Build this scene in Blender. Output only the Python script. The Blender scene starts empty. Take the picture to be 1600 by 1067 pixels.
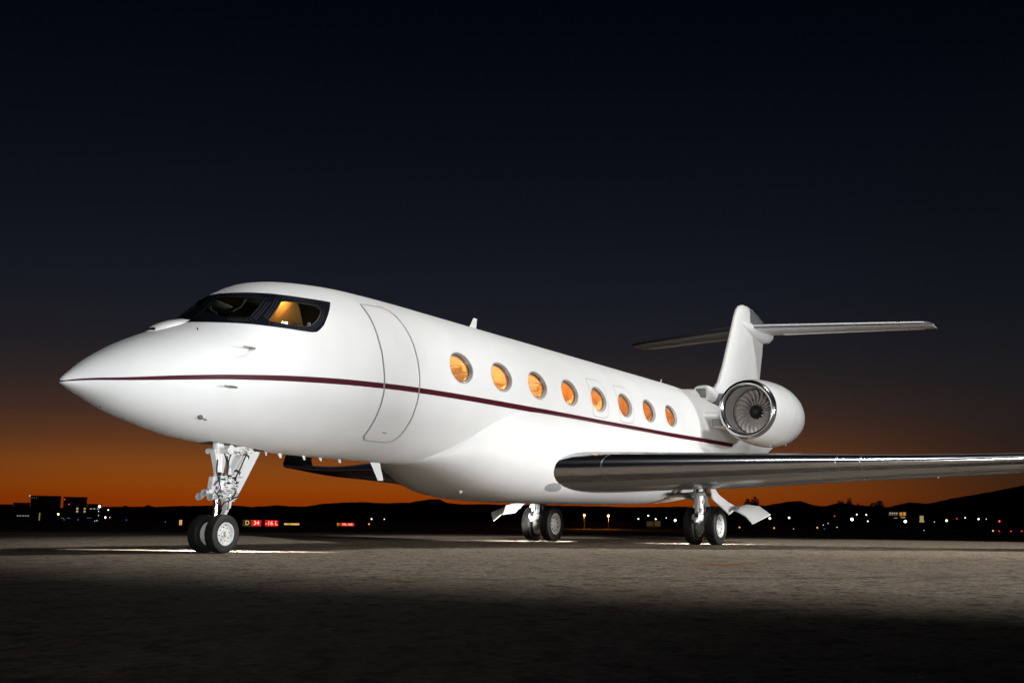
import bpy, math, random
import numpy as np
from mathutils import Vector, Matrix

# ------------------------------------------------------------------ camera, sky, lights, exposure
random.seed(7)
C = bpy.context.scene.collection
scene = bpy.context.scene
PI = math.pi
# aircraft frame = world frame: x aft from the nose tip, y to starboard, z up, metres
FPX, CAM = 1736.836, np.array([-8.9331, -11.6237, 0.4731])
YAW, PITCH, ROLL = 0.52799, 0.16099, 0.01130
_F = np.array([math.cos(YAW)*math.cos(PITCH), math.sin(YAW)*math.cos(PITCH), math.sin(PITCH)])
_R0 = np.cross(_F, [0, 0, 1.0]); _R0 /= np.linalg.norm(_R0)
_U0 = np.cross(_R0, _F)
_R = _R0*math.cos(ROLL)+_U0*math.sin(ROLL)
_U = -_R0*math.sin(ROLL)+_U0*math.cos(ROLL)
cam_d = bpy.data.cameras.new('camera')
cam_d.sensor_width = 36.0
cam_d.lens = FPX/1600*36.0
cam_d.clip_start = 0.1
cam_d.clip_end = 40000
cam = bpy.data.objects.new('camera', cam_d)
C.objects.link(cam)
cam.matrix_world = Matrix(((_R[0], _U[0], -_F[0], CAM[0]), (_R[1], _U[1], -_F[1], CAM[1]),
                           (_R[2], _U[2], -_F[2], CAM[2]), (0, 0, 0, 1)))
scene.camera = cam


def at(px, py, dist):
    """a point of the surveyed background: bearing and elevation of a photograph pixel, at a horizontal distance"""
    d = _F*FPX+_R*(px-800)-_U*(py-533.5)
    return CAM+d*(dist/math.hypot(d[0], d[1]))


def lin(c):
    return tuple(((v/255)/12.92 if v/255 <= 0.04045 else ((v/255+0.055)/1.055)**2.4) for v in c)


world = bpy.data.worlds.new('World')
scene.world = world
world.use_nodes = True
wn, wl = world.node_tree.nodes, world.node_tree.links
wn.clear()
w_out = wn.new('ShaderNodeOutputWorld')
w_bg = wn.new('ShaderNodeBackground')
w_bg.inputs['Strength'].default_value = 1.0
wl.new(w_bg.outputs[0], w_out.inputs[0])
w_tc = wn.new('ShaderNodeTexCoord')
w_sep = wn.new('ShaderNodeSeparateXYZ')
wl.new(w_tc.outputs['Generated'], w_sep.inputs[0])
w_asin = wn.new('ShaderNodeMath'); w_asin.operation = 'ARCSINE'
wl.new(w_sep.outputs['Z'], w_asin.inputs[0])
w_el = wn.new('ShaderNodeMapRange')
w_el.inputs['From Min'].default_value = 0.0
w_el.inputs['From Max'].default_value = math.radians(40)
wl.new(w_asin.outputs[0], w_el.inputs['Value'])


def ramp(nodes, stops):
    r = nodes.new('ShaderNodeValToRGB')
    r.color_ramp.interpolation = 'EASE'
    r.color_ramp.interpolation = 'LINEAR'
    els = r.color_ramp.elements
    while len(els) > 1:
        els.remove(els[-1])
    els[0].position = stops[0][0]
    els[0].color = (*stops[0][1], 1)
    for p, c in stops[1:]:
        e = els.new(p)
        e.color = (*c, 1)
    return r


# afterglow towards the set sun, and the duller sky away from it
glow = ramp(wn, [(e/40, lin(c)) for e, c in ((0, (135, 46, 0)), (0.9, (136, 52, 2)), (1.6, (138, 64, 10)), (2.6, (128, 68, 22)), (3.8, (96, 56, 30)),
                 (5.2, (68, 45, 34)), (6.8, (46, 38, 36)), (8.6, (33, 31, 36)), (11.5, (23, 26, 35)), (15, (15, 19, 27)), (19, (9, 13, 22)),
                 (23, (5, 8, 17)), (27, (2, 4, 12)), (40, (1, 2, 8)))])
dull = ramp(wn, [(e/40, lin(c)) for e, c in ((0, (64, 26, 6)), (1.5, (62, 33, 15)), (2.8, (50, 33, 23)), (4, (40, 30, 26)), (5.5, (36, 30, 30)),
                 (7.5, (28, 27, 30)), (11, (18, 21, 27)), (15, (12, 15, 22)), (19, (8, 11, 18)), (23, (4, 6, 14)), (27, (2, 4, 11)), (40, (1, 2, 7)))])
wl.new(w_el.outputs[0], glow.inputs[0])
wl.new(w_el.outputs[0], dull.inputs[0])
w_nrm = wn.new('ShaderNodeVectorMath'); w_nrm.operation = 'MULTIPLY'
w_nrm.inputs[1].default_value = (1, 1, 0)
wl.new(w_tc.outputs['Generated'], w_nrm.inputs[0])
w_n2 = wn.new('ShaderNodeVectorMath'); w_n2.operation = 'NORMALIZE'
wl.new(w_nrm.outputs[0], w_n2.inputs[0])
w_dot = wn.new('ShaderNodeVectorMath'); w_dot.operation = 'DOT_PRODUCT'
GLOW_AZ = YAW+math.radians(6)
w_dot.inputs[1].default_value = (math.cos(GLOW_AZ), math.sin(GLOW_AZ), 0)
wl.new(w_n2.outputs[0], w_dot.inputs[0])
w_az = wn.new('ShaderNodeMapRange')
w_az.interpolation_type = 'SMOOTHSTEP'
w_az.inputs['From Min'].default_value = math.cos(math.radians(32))
w_az.inputs['From Max'].default_value = math.cos(math.radians(3))
wl.new(w_dot.outputs['Value'], w_az.inputs['Value'])
w_mix = wn.new('ShaderNodeMix'); w_mix.data_type = 'RGBA'
wl.new(w_az.outputs[0], w_mix.inputs['Factor'])
wl.new(dull.outputs[0], w_mix.inputs['A'])
wl.new(glow.outputs[0], w_mix.inputs['B'])
wl.new(w_mix.outputs['Result'], w_bg.inputs['Color'])

scene.view_settings.view_transform = 'Standard'
scene.view_settings.look = 'None'
scene.view_settings.exposure = 0
scene.view_settings.gamma = 1
scene.view_settings.use_curve_mapping = False
scene.cycles.max_bounces = 8
scene.cycles.use_denoising = True
scene.cycles.sample_clamp_indirect = 6


def spot(name, loc, target, power, half_deg, blend, radius, color=(1, 1, 1), xdir=None, xscale=1.0):
    l = bpy.data.lights.new(name, 'SPOT')
    l.energy = power
    l.spot_size = 2*math.radians(half_deg)
    l.spot_blend = blend
    l.shadow_soft_size = radius
    l.color = color
    o = bpy.data.objects.new(name, l)
    C.objects.link(o)
    z = (Vector(loc)-Vector(target)).normalized()
    x = Vector(xdir if xdir is not None else (1, 0, 0)); x = (x-z*x.dot(z)).normalized()
    y = z.cross(x)
    m = Matrix((x, y, z)).transposed().to_4x4()
    m.translation = Vector(loc)
    o.matrix_world = m @ Matrix.Diagonal((xscale, 1, 1, 1))
    return o


# stand-ins for the photographer's unseen floods, with added fills, off to port; the forward edge of their beams crosses the apron ahead of the nose
KEY = spot('low_flood_light', (13.5, -45.0, 1.3), (14.0, 0, 3.1), 47500, 22.6, 0.16, 2.0, (0.95, 0.975, 1.0))
TOP = spot('added_top_flood', (18.0, -21.0, 34.0), (17.0, -10.0, 0), 37000, 27.4, 0.07, 1.5, (1, 0.975, 0.94))  # added high lamp that brightens the apron; the flood rig itself is low
FRONT = spot('intake_flood_light', (-14.0, -15.0, 2.6), (19.5, -2.2, 4.0), 17000, 6.5, 0.7, 1.0, (.97, .985, 1))
NOSE = spot('added_nose_fill', (-24.0, -27.0, 1.4), (0.8, 0, 2.9), 28000, 5.8, 0.8, 1.2, (.95, .975, 1))  # added front fill that brightens the nose
BELLY = spot('added_belly_fill', (13.5, -17.5, 2.4), (14.2, -2.0, 0.2), 7500, 9.5, .4, 1.2, (1, .975, .94), (1, 0, 0), 3.4)  # added low lamp that lifts the shade beneath wing and belly
spot('added_hull_fill', (-4.5, -8.0, .3), (2.6, -.6, 2.1), 1500, 12.0, 0.9, .5, (.97, .985, 1))  # unseen fill added near the ground, in place of bounce under the nose
spot('added_hull_fill', (2.0, -13.0, .3), (7.6, -1.0, 2.4), 2200, 9.5, 0.9, .5, (.97, .985, 1))  # second added fill, for the lower flank


def pool(loc, tgt, e, half, xdir, xs, blend=.7):
    """small work lamp behind a gear, its beam a long oval on the apron"""
    return spot('gear_work_light', loc, tgt, e, half, blend, .04, (1, .97, .92), xdir, xs)


_rd = (float(_R[0]), float(_R[1]), 0)
pool((3.75, .75, 1.25), (3.55, .75, 0), 1100, 16, _rd, 6.5)
pool((16.9, 2.55, 1.0), (16.7, 2.75, 0), 1100, 20, _rd, 5.5)
pool((18.0, -1.75, 1.05), (17.8, -1.75, 0), 1200, 20, _rd, 5.0)
spot('gear_work_light', (14.7, 1.7, .45), (16.2, 3.0, .85), 500, 24, .6, .05, (1, .97, .92))

# ------------------------------------------------------------------ materials
def mat(name, base=(0.5, 0.5, 0.5), rough=0.5, metal=0.0, coat=0.0, emit=None, estr=0.0, spec=0.5, noise=None, bump=None, trans=0.0):
    m = bpy.data.materials.new(name)
    m.use_nodes = True
    nt = m.node_tree
    b = nt.nodes['Principled BSDF']
    b.inputs['Base Color'].default_value = (*base, 1)
    b.inputs['Roughness'].default_value = rough
    b.inputs['Metallic'].default_value = metal
    b.inputs['Coat Weight'].default_value = coat
    b.inputs['Coat Roughness'].default_value = 0.06
    b.inputs['Specular IOR Level'].default_value = spec
    b.inputs['Transmission Weight'].default_value = trans
    if emit:
        b.inputs['Emission Color'].default_value = (*emit, 1)
        b.inputs['Emission Strength'].default_value = estr
    if noise:   # (scale, amount): gentle mottling of colour and gloss
        tc = nt.nodes.new('ShaderNodeTexCoord')
        n = nt.nodes.new('ShaderNodeTexNoise')
        n.inputs['Scale'].default_value = noise[0]
        n.inputs['Detail'].default_value = 6
        nt.links.new(tc.outputs['Object'], n.inputs['Vector'])
        r = ramp(nt.nodes, [(0.3, tuple(c*(1-noise[1]) for c in base)), (0.7, tuple(min(1, c*(1+noise[1])) for c in base))])
        nt.links.new(n.outputs['Fac'], r.inputs[0])
        nt.links.new(r.outputs[0], b.inputs['Base Color'])
        mr = nt.nodes.new('ShaderNodeMapRange')
        mr.inputs['To Min'].default_value = max(0.02, rough-0.12*min(1, rough*2))
        mr.inputs['To Max'].default_value = min(1, rough+0.12*min(1, rough*2))
        nt.links.new(n.outputs['Fac'], mr.inputs['Value'])
        nt.links.new(mr.outputs[0], b.inputs['Roughness'])
    if bump:    # (scale, strength, distance)
        tc = nt.nodes.new('ShaderNodeTexCoord')
        n = nt.nodes.new('ShaderNodeTexNoise')
        n.inputs['Scale'].default_value = bump[0]
        n.inputs['Detail'].default_value = 4
        nt.links.new(tc.outputs['Object'], n.inputs['Vector'])
        bp = nt.nodes.new('ShaderNodeBump')
        bp.inputs['Strength'].default_value = bump[1]
        bp.inputs['Distance'].default_value = bump[2]
        nt.links.new(n.outputs['Fac'], bp.inputs['Height'])
        nt.links.new(bp.outputs[0], b.inputs['Normal'])
    return m


def emitter(name, col, s):
    m = bpy.data.materials.new(name)
    m.use_nodes = True
    nt = m.node_tree
    nt.nodes.clear()
    o = nt.nodes.new('ShaderNodeOutputMaterial')
    e = nt.nodes.new('ShaderNodeEmission')
    e.inputs[0].default_value = (*col, 1)
    e.inputs[1].default_value = s
    nt.links.new(e.outputs[0], o.inputs[0])
    return m


def glass(name, tint, gloss=1.0):
    m = bpy.data.materials.new(name)
    m.use_nodes = True
    nt = m.node_tree
    nt.nodes.clear()
    o = nt.nodes.new('ShaderNodeOutputMaterial')
    t = nt.nodes.new('ShaderNodeBsdfTransparent')
    t.inputs[0].default_value = (*tint, 1)
    g = nt.nodes.new('ShaderNodeBsdfGlossy')
    g.inputs['Roughness'].default_value = 0.02
    f = nt.nodes.new('ShaderNodeFresnel')
    f.inputs[0].default_value = 1.5
    k = nt.nodes.new('ShaderNodeMath'); k.operation = 'MULTIPLY'
    k.inputs[1].default_value = gloss
    nt.links.new(f.outputs[0], k.inputs[0])
    mx = nt.nodes.new('ShaderNodeMixShader')
    nt.links.new(k.outputs[0], mx.inputs[0])
    nt.links.new(t.outputs[0], mx.inputs[1])
    nt.links.new(g.outputs[0], mx.inputs[2])
    nt.links.new(mx.outputs[0], o.inputs[0])
    return m


def body_paint():
    """gloss white with the maroon cheatline; the line's height follows the fuselage"""
    m = mat('body_paint', (0.80, 0.80, 0.79), 0.50, coat=0.0, spec=.18)
    nt = m.node_tree
    b = nt.nodes['Principled BSDF']
    tc = nt.nodes.new('ShaderNodeTexCoord')
    sp = nt.nodes.new('ShaderNodeSeparateXYZ')
    nt.links.new(tc.outputs['Object'], sp.inputs[0])

    def curve(pts):
        mr = nt.nodes.new('ShaderNodeMath'); mr.operation = 'MULTIPLY'
        mr.inputs[1].default_value = 1/24
        nt.links.new(sp.outputs['X'], mr.inputs[0])
        fc = nt.nodes.new('ShaderNodeFloatCurve')
        cv = fc.mapping.curves[0]
        fc.mapping.use_clip = False
        for i, (x, z) in enumerate(pts):
            p = (x/24, (z-2.0))
            if i < 2:
                cv.points[i].location = p
            else:
                cv.points.new(*p)
        fc.mapping.update()
        nt.links.new(mr.outputs[0], fc.inputs['Value'])
        ad = nt.nodes.new('ShaderNodeMath'); ad.inputs[1].default_value = 2.0
        nt.links.new(fc.outputs[0], ad.inputs[0])
        return ad.outputs[0]
    lo = curve([(0, 2.113), (24, 2.66), (0.25, 2.15), (0.64, 2.182), (1.3, 2.248), (2.1, 2.328), (3.4, 2.42), (4.5, 2.477), (5.85, 2.52), (9.4, 2.545), (13.9, 2.55), (17.8, 2.58)])
    hi = curve([(0, 2.128), (24, 2.78), (0.25, 2.178), (0.64, 2.222), (1.3, 2.308), (2.1, 2.396), (3.4, 2.502), (4.5, 2.560), (5.85, 2.605), (9.4, 2.643), (13.9, 2.655), (17.8, 2.68)])

    def mth(op, a, c):
        n = nt.nodes.new('ShaderNodeMath'); n.operation = op
        for i, v in enumerate((a, c)):
            if hasattr(v, 'links'):
                nt.links.new(v, n.inputs[i])
            else:
                n.inputs[i].default_value = v
        return n.outputs[0]
    z = sp.outputs['Z']
    ins = mth('MULTIPLY', mth('GREATER_THAN', z, lo), mth('LESS_THAN', z, hi))
    slant = mth('SUBTRACT', sp.outputs['X'], mth('MULTIPLY', mth('SUBTRACT', z, 2.70), 1.15))
    ins = mth('MULTIPLY', ins, mth('LESS_THAN', slant, 21.33))
    # skin laps: thin greyish lines round the hull
    lap = None
    for xj, w in ((19.9, 0.008), (22.6, 0.02)):
        l = mth('LESS_THAN', mth('ABSOLUTE', mth('SUBTRACT', sp.outputs['X'], xj), 0), w/2)
        lap = l if lap is None else mth('MAXIMUM', lap, l)
    n1 = nt.nodes.new('ShaderNodeTexNoise')
    n1.inputs['Scale'].default_value = 1.3
    n1.inputs['Detail'].default_value = 5
    nt.links.new(tc.outputs['Object'], n1.inputs['Vector'])
    base = ramp(nt.nodes, [(0.3, (0.77, 0.77, 0.765)), (0.7, (0.82, 0.82, 0.81))])
    nt.links.new(n1.outputs['Fac'], base.inputs[0])
    m1 = nt.nodes.new('ShaderNodeMix'); m1.data_type = 'RGBA'
    nt.links.new(lap, m1.inputs['Factor'])
    nt.links.new(base.outputs[0], m1.inputs['A'])
    m1.inputs['B'].default_value = (0.67, 0.67, 0.66, 1)
    m2 = nt.nodes.new('ShaderNodeMix'); m2.data_type = 'RGBA'
    nt.links.new(ins, m2.inputs['Factor'])
    nt.links.new(m1.outputs['Result'], m2.inputs['A'])
    m2.inputs['B'].default_value = (0.060, 0.0025, 0.009, 1)
    nt.links.new(m2.outputs['Result'], b.inputs['Base Color'])
    mr = nt.nodes.new('ShaderNodeMapRange')
    mr.inputs['To Min'].default_value = 0.40
    mr.inputs['To Max'].default_value = 0.52
    nt.links.new(n1.outputs['Fac'], mr.inputs['Value'])
    nt.links.new(mr.outputs[0], b.inputs['Roughness'])
    return m


M = {}
M['paint'] = body_paint()
M['white'] = mat('white_paint', (0.78, 0.78, 0.77), 0.33, coat=0.25, noise=(2.2, 0.03))
M['nac'] = mat('nacelle_paint', (0.78, 0.78, 0.77), 0.22, coat=0.5, noise=(2.2, 0.02))
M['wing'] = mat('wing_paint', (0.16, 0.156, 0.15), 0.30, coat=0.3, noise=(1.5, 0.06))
M['chrome'] = mat('polished_aluminium', (0.52, 0.54, 0.58), 0.17, metal=1)
M['satin'] = mat('satin_aluminium', (0.45, 0.46, 0.48), 0.5, metal=1)
M['lip'] = mat('polished_lip', (0.52, 0.53, 0.55), 0.17, metal=1)
M['steel'] = mat('steel', (0.45, 0.44, 0.43), 0.32, metal=1, noise=(20, 0.1))
M['blade'] = mat('titanium_blade', (0.62, 0.56, 0.51), 0.45, metal=0.5, noise=(9, 0.12))
M['duct'] = mat('inlet_duct', (0.58, 0.57, 0.55), 0.35, metal=0.3, noise=(5, 0.05))
M['black'] = mat('black_rubber_seal', (0.012, 0.012, 0.013), 0.55)
M['frame'] = mat('windshield_frame', (0.004, 0.0045, 0.008), 0.6, spec=.03, noise=(30, 0.3))
M['rivet'] = mat('rivet', (0.10, 0.10, 0.14), 0.5, metal=0.0)
M['tyre'] = mat('tyre_rubber', (0.013, 0.0125, 0.012), 0.62, noise=(14, 0.25), bump=(160, 0.3, 0.002))
M['rim'] = mat('wheel_enamel', (0.80, 0.79, 0.77), 0.36, coat=0.2, noise=(25, 0.08))
M['gear'] = mat('gear_enamel', (0.79, 0.785, 0.76), 0.38, coat=0.15, noise=(18, 0.10))
M['gearin'] = mat('primer_green', (0.36, 0.36, 0.22), 0.5, noise=(12, 0.15))
M['bay'] = mat('bay_lining', (0.20, 0.19, 0.17), 0.6, noise=(10, 0.3))
M['hose'] = mat('hydraulic_hose', (0.02, 0.02, 0.02), 0.5)
M['seal'] = mat('grey_sealant', (0.52, 0.53, 0.53), 0.6)
M['ring'] = mat('window_ring', (0.45, 0.48, 0.50), 0.30, metal=0.3)
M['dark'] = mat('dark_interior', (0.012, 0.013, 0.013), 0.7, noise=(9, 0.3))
M['liner'] = mat('cabin_lining', (0.64, 0.50, 0.34), 0.55, noise=(3, 0.06))
M['wood'] = mat('veneer', (0.30, 0.14, 0.05), 0.3, coat=0.5, noise=(6, 0.3))
M['leather'] = mat('seat_leather', (0.55, 0.45, 0.34), 0.45, noise=(8, 0.08))
M['grey'] = mat('cockpit_grey', (0.16, 0.19, 0.17), 0.6, noise=(12, 0.15))
M['amber'] = mat('amber_blind', (0.88, 0.52, 0.18), 0.6, noise=(4, 0.08))
M['cabglass'] = glass('cabin_glass', (0.93, 0.93, 0.93), 0.7)
M['ws'] = glass('windshield_glass', (0.62, 0.66, 0.64), 0.4)
M['lens'] = mat('lamp_lens', (0.9, 0.9, 0.9), 0.05, trans=0.6)
M['reflector'] = mat('lamp_reflector', (0.50, 0.52, 0.54), 0.3, metal=.25, bump=(90, 0.6, 0.004))
M['caution'] = mat('purple_tag', (0.25, 0.04, 0.30), 0.5)
M['grey_finshade'] = mat('grey_fairing_and_fin_shade', (0.10, 0.105, 0.11), 0.42, noise=(4, 0.06))  # grey of the real fairing, also used as painted shade on the fin cap
M['cablight'] = emitter('cabin_lamp', (1.0, 0.60, 0.25), 78)
M['dome'] = emitter('cockpit_lamp', (1.0, 0.55, 0.18), 55)
M['glint'] = emitter('belly_highlight', (1.0, 0.98, 0.92), 60)  # glow of a painted belly highlight, no lamp there

# ------------------------------------------------------------------ mesh helpers
def link(name, verts, faces, m, parent=None, sharp=38, normals=None):
    me = bpy.data.meshes.new(name)
    me.from_pydata([tuple(map(float, v)) for v in verts], [], faces)
    me.validate(clean_customdata=False)
    mats = m if isinstance(m, (list, tuple)) else [m]
    for q in mats:
        me.materials.append(q)
    me.update()
    me.shade_smooth()
    if normals is None:
        me.set_sharp_from_angle(angle=math.radians(sharp))
    else:
        me.normals_split_custom_set_from_vertices([tuple(map(float, n)) for n in normals])
    o = bpy.data.objects.new(name, me)
    C.objects.link(o)
    o.parent = parent
    return o


def tag(o, label=None, cat=None, group=None, kind=None):
    for k, v in (('label', label), ('category', cat), ('group', group), ('kind', kind)):
        if v:
            o[k] = v
    return o


def thing(name, loc, label, cat, group=None, rz=0.0):
    o = bpy.data.objects.new(name, None)
    C.objects.link(o)
    o.location = loc
    o.rotation_euler = (0, 0, rz)
    o.empty_display_size = 0.3
    return tag(o, label, cat, group)


def basis(d):
    d = Vector(d).normalized()
    a = Vector((0, 0, 1)) if abs(d.z) < 0.9 else Vector((1, 0, 0))
    u = d.cross(a).normalized()
    return u, d.cross(u).normalized(), d


class MB:
    def __init__(s):
        s.v, s.f = [], []

    def add(s, v, f):
        n = len(s.v)
        s.v += [tuple(p) for p in v]
        s.f += [tuple(i+n for i in q) for q in f]
        return s

    def loft(s, rings, cap0=True, cap1=True, closed=True):
        n = len(rings[0])
        v = [p for r in rings for p in r]
        f = []
        for i in range(len(rings)-1):
            for j in range(n if closed else n-1):
                k = (j+1) % n
                f.append((i*n+j, i*n+k, (i+1)*n+k, (i+1)*n+j))
        if cap0:
            f.append(tuple(reversed(range(n))))
        if cap1:
            f.append(tuple(range((len(rings)-1)*n, len(rings)*n)))
        return s.add(v, f)

    def tube(s, pts, r, n=12, cap=True):
        pts = [Vector(p) for p in pts]
        rr = r if isinstance(r, (list, tuple)) else [r]*len(pts)
        rings = []
        u = None
        for i, p in enumerate(pts):
            d = (pts[min(i+1, len(pts)-1)]-pts[max(i-1, 0)]).normalized()
            if u is None:
                u, w, _ = basis(d)
            else:
                u = (u-d*u.dot(d)).normalized()
                w = d.cross(u).normalized()
            rings.append([p+(u*math.cos(2*PI*k/n)+w*math.sin(2*PI*k/n))*rr[i] for k in range(n)])
        return s.loft(rings, cap, cap)

    def lathe(s, c, d, prof, n=48, close=False):
        """prof: (distance along d, radius)"""
        u, w, d = basis(d)
        c = Vector(c)
        rings = [[c+d*a+(u*math.cos(2*PI*k/n)+w*math.sin(2*PI*k/n))*max(r, 1e-4) for k in range(n)] for a, r in prof]
        if close:
            rings.append(rings[0])
        return s.loft(rings, False, False)

    def box(s, c, size, rot=None, bev=0.0):
        c = Vector(c)
        x, y, z = (q/2 for q in size)
        m = rot or Matrix.Identity(3)
        if bev <= 0:
            v = [c+m @ Vector((a*x, b*y, e*z)) for a in (-1, 1) for b in (-1, 1) for e in (-1, 1)]
            f = [(0, 1, 3, 2), (4, 6, 7, 5), (0, 4, 5, 1), (2, 3, 7, 6), (0, 2, 6, 4), (1, 5, 7, 3)]
            return s.add(v, f)
        b = min(bev, x*0.9, y*0.9, z*0.9)
        rings = []
        for zz, k in ((-z, b), (-z+b, 0), (z-b, 0), (z, b)):
            X, Y = x-k, y-k
            q = []
            for cx, cy in ((X, Y-b), (X-b, Y), (-X+b, Y), (-X, Y-b), (-X, -Y+b), (-X+b, -Y), (X-b, -Y), (X, -Y+b)):
                q.append(c+m @ Vector((cx, cy, zz)))
            rings.append(q)
        return s.loft(rings)

    def plate(s, quad, t):
        """slab from a polygon, thickened along its normal both ways"""
        q = [Vector(p) for p in quad]
        n = (q[1]-q[0]).cross(q[-1]-q[0]).normalized()*t/2
        return s.loft([[p-n for p in q], [p+n for p in q]])

    def sheet(s, rows, t):
        """curved shell from a grid of points, with thickness t"""
        R = [[Vector(p) for p in r] for r in rows]
        a, b = len(R), len(R[0])
        nv = []
        for i in range(a):
            for j in range(b):
                du = R[min(i+1, a-1)][j]-R[max(i-1, 0)][j]
                dv = R[i][min(j+1, b-1)]-R[i][max(j-1, 0)]
                nv.append(du.cross(dv).normalized()*t/2)
        v = [R[i][j]-nv[i*b+j] for i in range(a) for j in range(b)]+[R[i][j]+nv[i*b+j] for i in range(a) for j in range(b)]
        f, o = [], a*b
        for i in range(a-1):
            for j in range(b-1):
                f.append((i*b+j, (i+1)*b+j, (i+1)*b+j+1, i*b+j+1))
                f.append((o+i*b+j, o+i*b+j+1, o+(i+1)*b+j+1, o+(i+1)*b+j))
        ed = [(0, j) for j in range(b)]+[(i, b-1) for i in range(1, a)]+[(a-1, j) for j in range(b-2, -1, -1)]+[(i, 0) for i in range(a-2, 0, -1)]
        for k in range(len(ed)):
            p, q = ed[k], ed[(k+1) % len(ed)]
            i0, i1 = p[0]*b+p[1], q[0]*b+q[1]
            f.append((i0, i1, o+i1, o+i0))
        return s.add(v, f)

    def build(s, name, m, parent=None, sharp=38):
        return link(name, s.v, s.f, m, parent, sharp)


def copy_tree(o, parent=None):
    c = o.copy()
    C.objects.link(c)
    c.parent = parent
    for ch in o.children:
        copy_tree(ch, c)
    return c


# ------------------------------------------------------------------ ground
E0 = np.array([14.93, 21.92]); E1 = np.array([62.48, -0.97])
ed = (E1-E0)/np.linalg.norm(E1-E0)
en = np.array([-ed[1], ed[0]])
if en @ (E0-CAM[:2]) < 0:
    en = -en


def asphalt():
    m = bpy.data.materials.new('weathered_asphalt')
    m.use_nodes = True
    nt = m.node_tree
    N, L = nt.nodes, nt.links
    b = N['Principled BSDF']
    tc = N.new('ShaderNodeTexCoord')

    def noise(scale, detail=5, rough=0.55, vec=None):
        n = N.new('ShaderNodeTexNoise')
        n.inputs['Scale'].default_value = scale
        n.inputs['Detail'].default_value = detail
        n.inputs['Roughness'].default_value = rough
        L.new(vec or tc.outputs['Object'], n.inputs['Vector'])
        return n.outputs['Fac']

    def mix(kind, f, a, c):
        n = N.new('ShaderNodeMix'); n.data_type = 'RGBA'; n.blend_type = kind
        for s, v in (('Factor', f), ('A', a), ('B', c)):
            if hasattr(v, 'links'):
                L.new(v, n.inputs[s])
            elif s == 'Factor':
                n.inputs[s].default_value = v
            else:
                n.inputs[s].default_value = (*v, 1)
        return n.outputs['Result']
    patch = ramp(N, [(0.30, (0.255, 0.200, 0.148)), (0.5, (0.365, 0.295, 0.224)), (0.70, (0.47, 0.39, 0.30))])
    L.new(noise(1.6, 12, 0.74), patch.inputs[0])
    grit = ramp(N, [(0.36, (0.10, 0.09, 0.08)), (0.5, (0.75, 0.74, 0.72)), (0.66, (1.3, 1.28, 1.22))])
    L.new(noise(17, 6, 0.78), grit.inputs[0])
    col = mix('MULTIPLY', 0.8, patch.outputs[0], grit.outputs[0])
    # pale stones of the aggregate
    vo = N.new('ShaderNodeTexVoronoi'); vo.inputs['Scale'].default_value = 70
    L.new(tc.outputs['Object'], vo.inputs['Vector'])
    st = ramp(N, [(0.0, (1, 1, 1)), (0.22, (0.0, 0.0, 0.0))])
    L.new(vo.outputs['Distance'], st.inputs[0])
    col = mix('MIX', mix('MULTIPLY', 1.0, st.outputs[0], (0.5, 0.5, 0.5)), col, (0.34, 0.32, 0.28))
    # tar-dark blotches
    bl = ramp(N, [(0.53, (0, 0, 0)), (0.60, (0.75, 0.75, 0.75))])
    L.new(noise(4.2, 8, 0.68), bl.inputs[0])
    col = mix('MIX', bl.outputs[0], col, (0.075, 0.064, 0.054))
    # rust stain
    mp = N.new('ShaderNodeMapping'); mp.vector_type = 'POINT'
    mp.inputs['Location'].default_value = (-4.07, 7.05, 0)
    L.new(tc.outputs['Object'], mp.inputs['Vector'])
    mp2 = N.new('ShaderNodeMapping')
    mp2.inputs['Rotation'].default_value = (0, 0, math.radians(62))
    mp2.inputs['Scale'].default_value = (1/0.95, 1/0.42, 0)
    L.new(mp.outputs[0], mp2.inputs['Vector'])
    ln = N.new('ShaderNodeVectorMath'); ln.operation = 'LENGTH'
    L.new(mp2.outputs[0], ln.inputs[0])
    rs = N.new('ShaderNodeMapRange'); rs.interpolation_type = 'SMOOTHSTEP'
    rs.inputs['From Min'].default_value = 1.1; rs.inputs['From Max'].default_value = 0.2
    rs.inputs['To Max'].default_value = 1.5
    L.new(ln.outputs['Value'], rs.inputs['Value'])
    rn = N.new('ShaderNodeMath'); rn.operation = 'MULTIPLY'
    L.new(rs.outputs[0], rn.inputs[0]); L.new(noise(6, 4, 0.6), rn.inputs[1])
    col = mix('MIX', rn.outputs[0], col, (0.27, 0.10, 0.045))
    # cracks
    vc = N.new('ShaderNodeTexVoronoi'); vc.feature = 'DISTANCE_TO_EDGE'; vc.inputs['Scale'].default_value = 0.9
    wv = N.new('ShaderNodeVectorMath'); wv.operation = 'ADD'
    nz = N.new('ShaderNodeTexNoise'); nz.inputs['Scale'].default_value = 2.0; nz.inputs['Detail'].default_value = 5
    L.new(tc.outputs['Object'], nz.inputs['Vector'])
    L.new(tc.outputs['Object'], wv.inputs[0]); L.new(nz.outputs['Color'], wv.inputs[1])
    L.new(wv.outputs[0], vc.inputs['Vector'])
    cr = ramp(N, [(0.0, (1, 1, 1)), (0.012, (0, 0, 0))])
    L.new(vc.outputs['Distance'], cr.inputs[0])
    cm = mix('MULTIPLY', 1.0, cr.outputs[0], bl.outputs[0])
    col = mix('MIX', cm, col, (0.03, 0.026, 0.022))
    L.new(col, b.inputs['Base Color'])
    b.inputs['Roughness'].default_value = 0.85
    b.inputs['Specular IOR Level'].default_value = 0.25
    h = N.new('ShaderNodeMath'); h.operation = 'ADD'
    h2 = N.new('ShaderNodeMath'); h2.operation = 'MULTIPLY'; h2.inputs[1].default_value = 0.35
    L.new(noise(22, 6, 0.72), h.inputs[0]); L.new(noise(5, 4, 0.5), h2.inputs[0]); L.new(h2.outputs[0], h.inputs[1])
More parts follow.
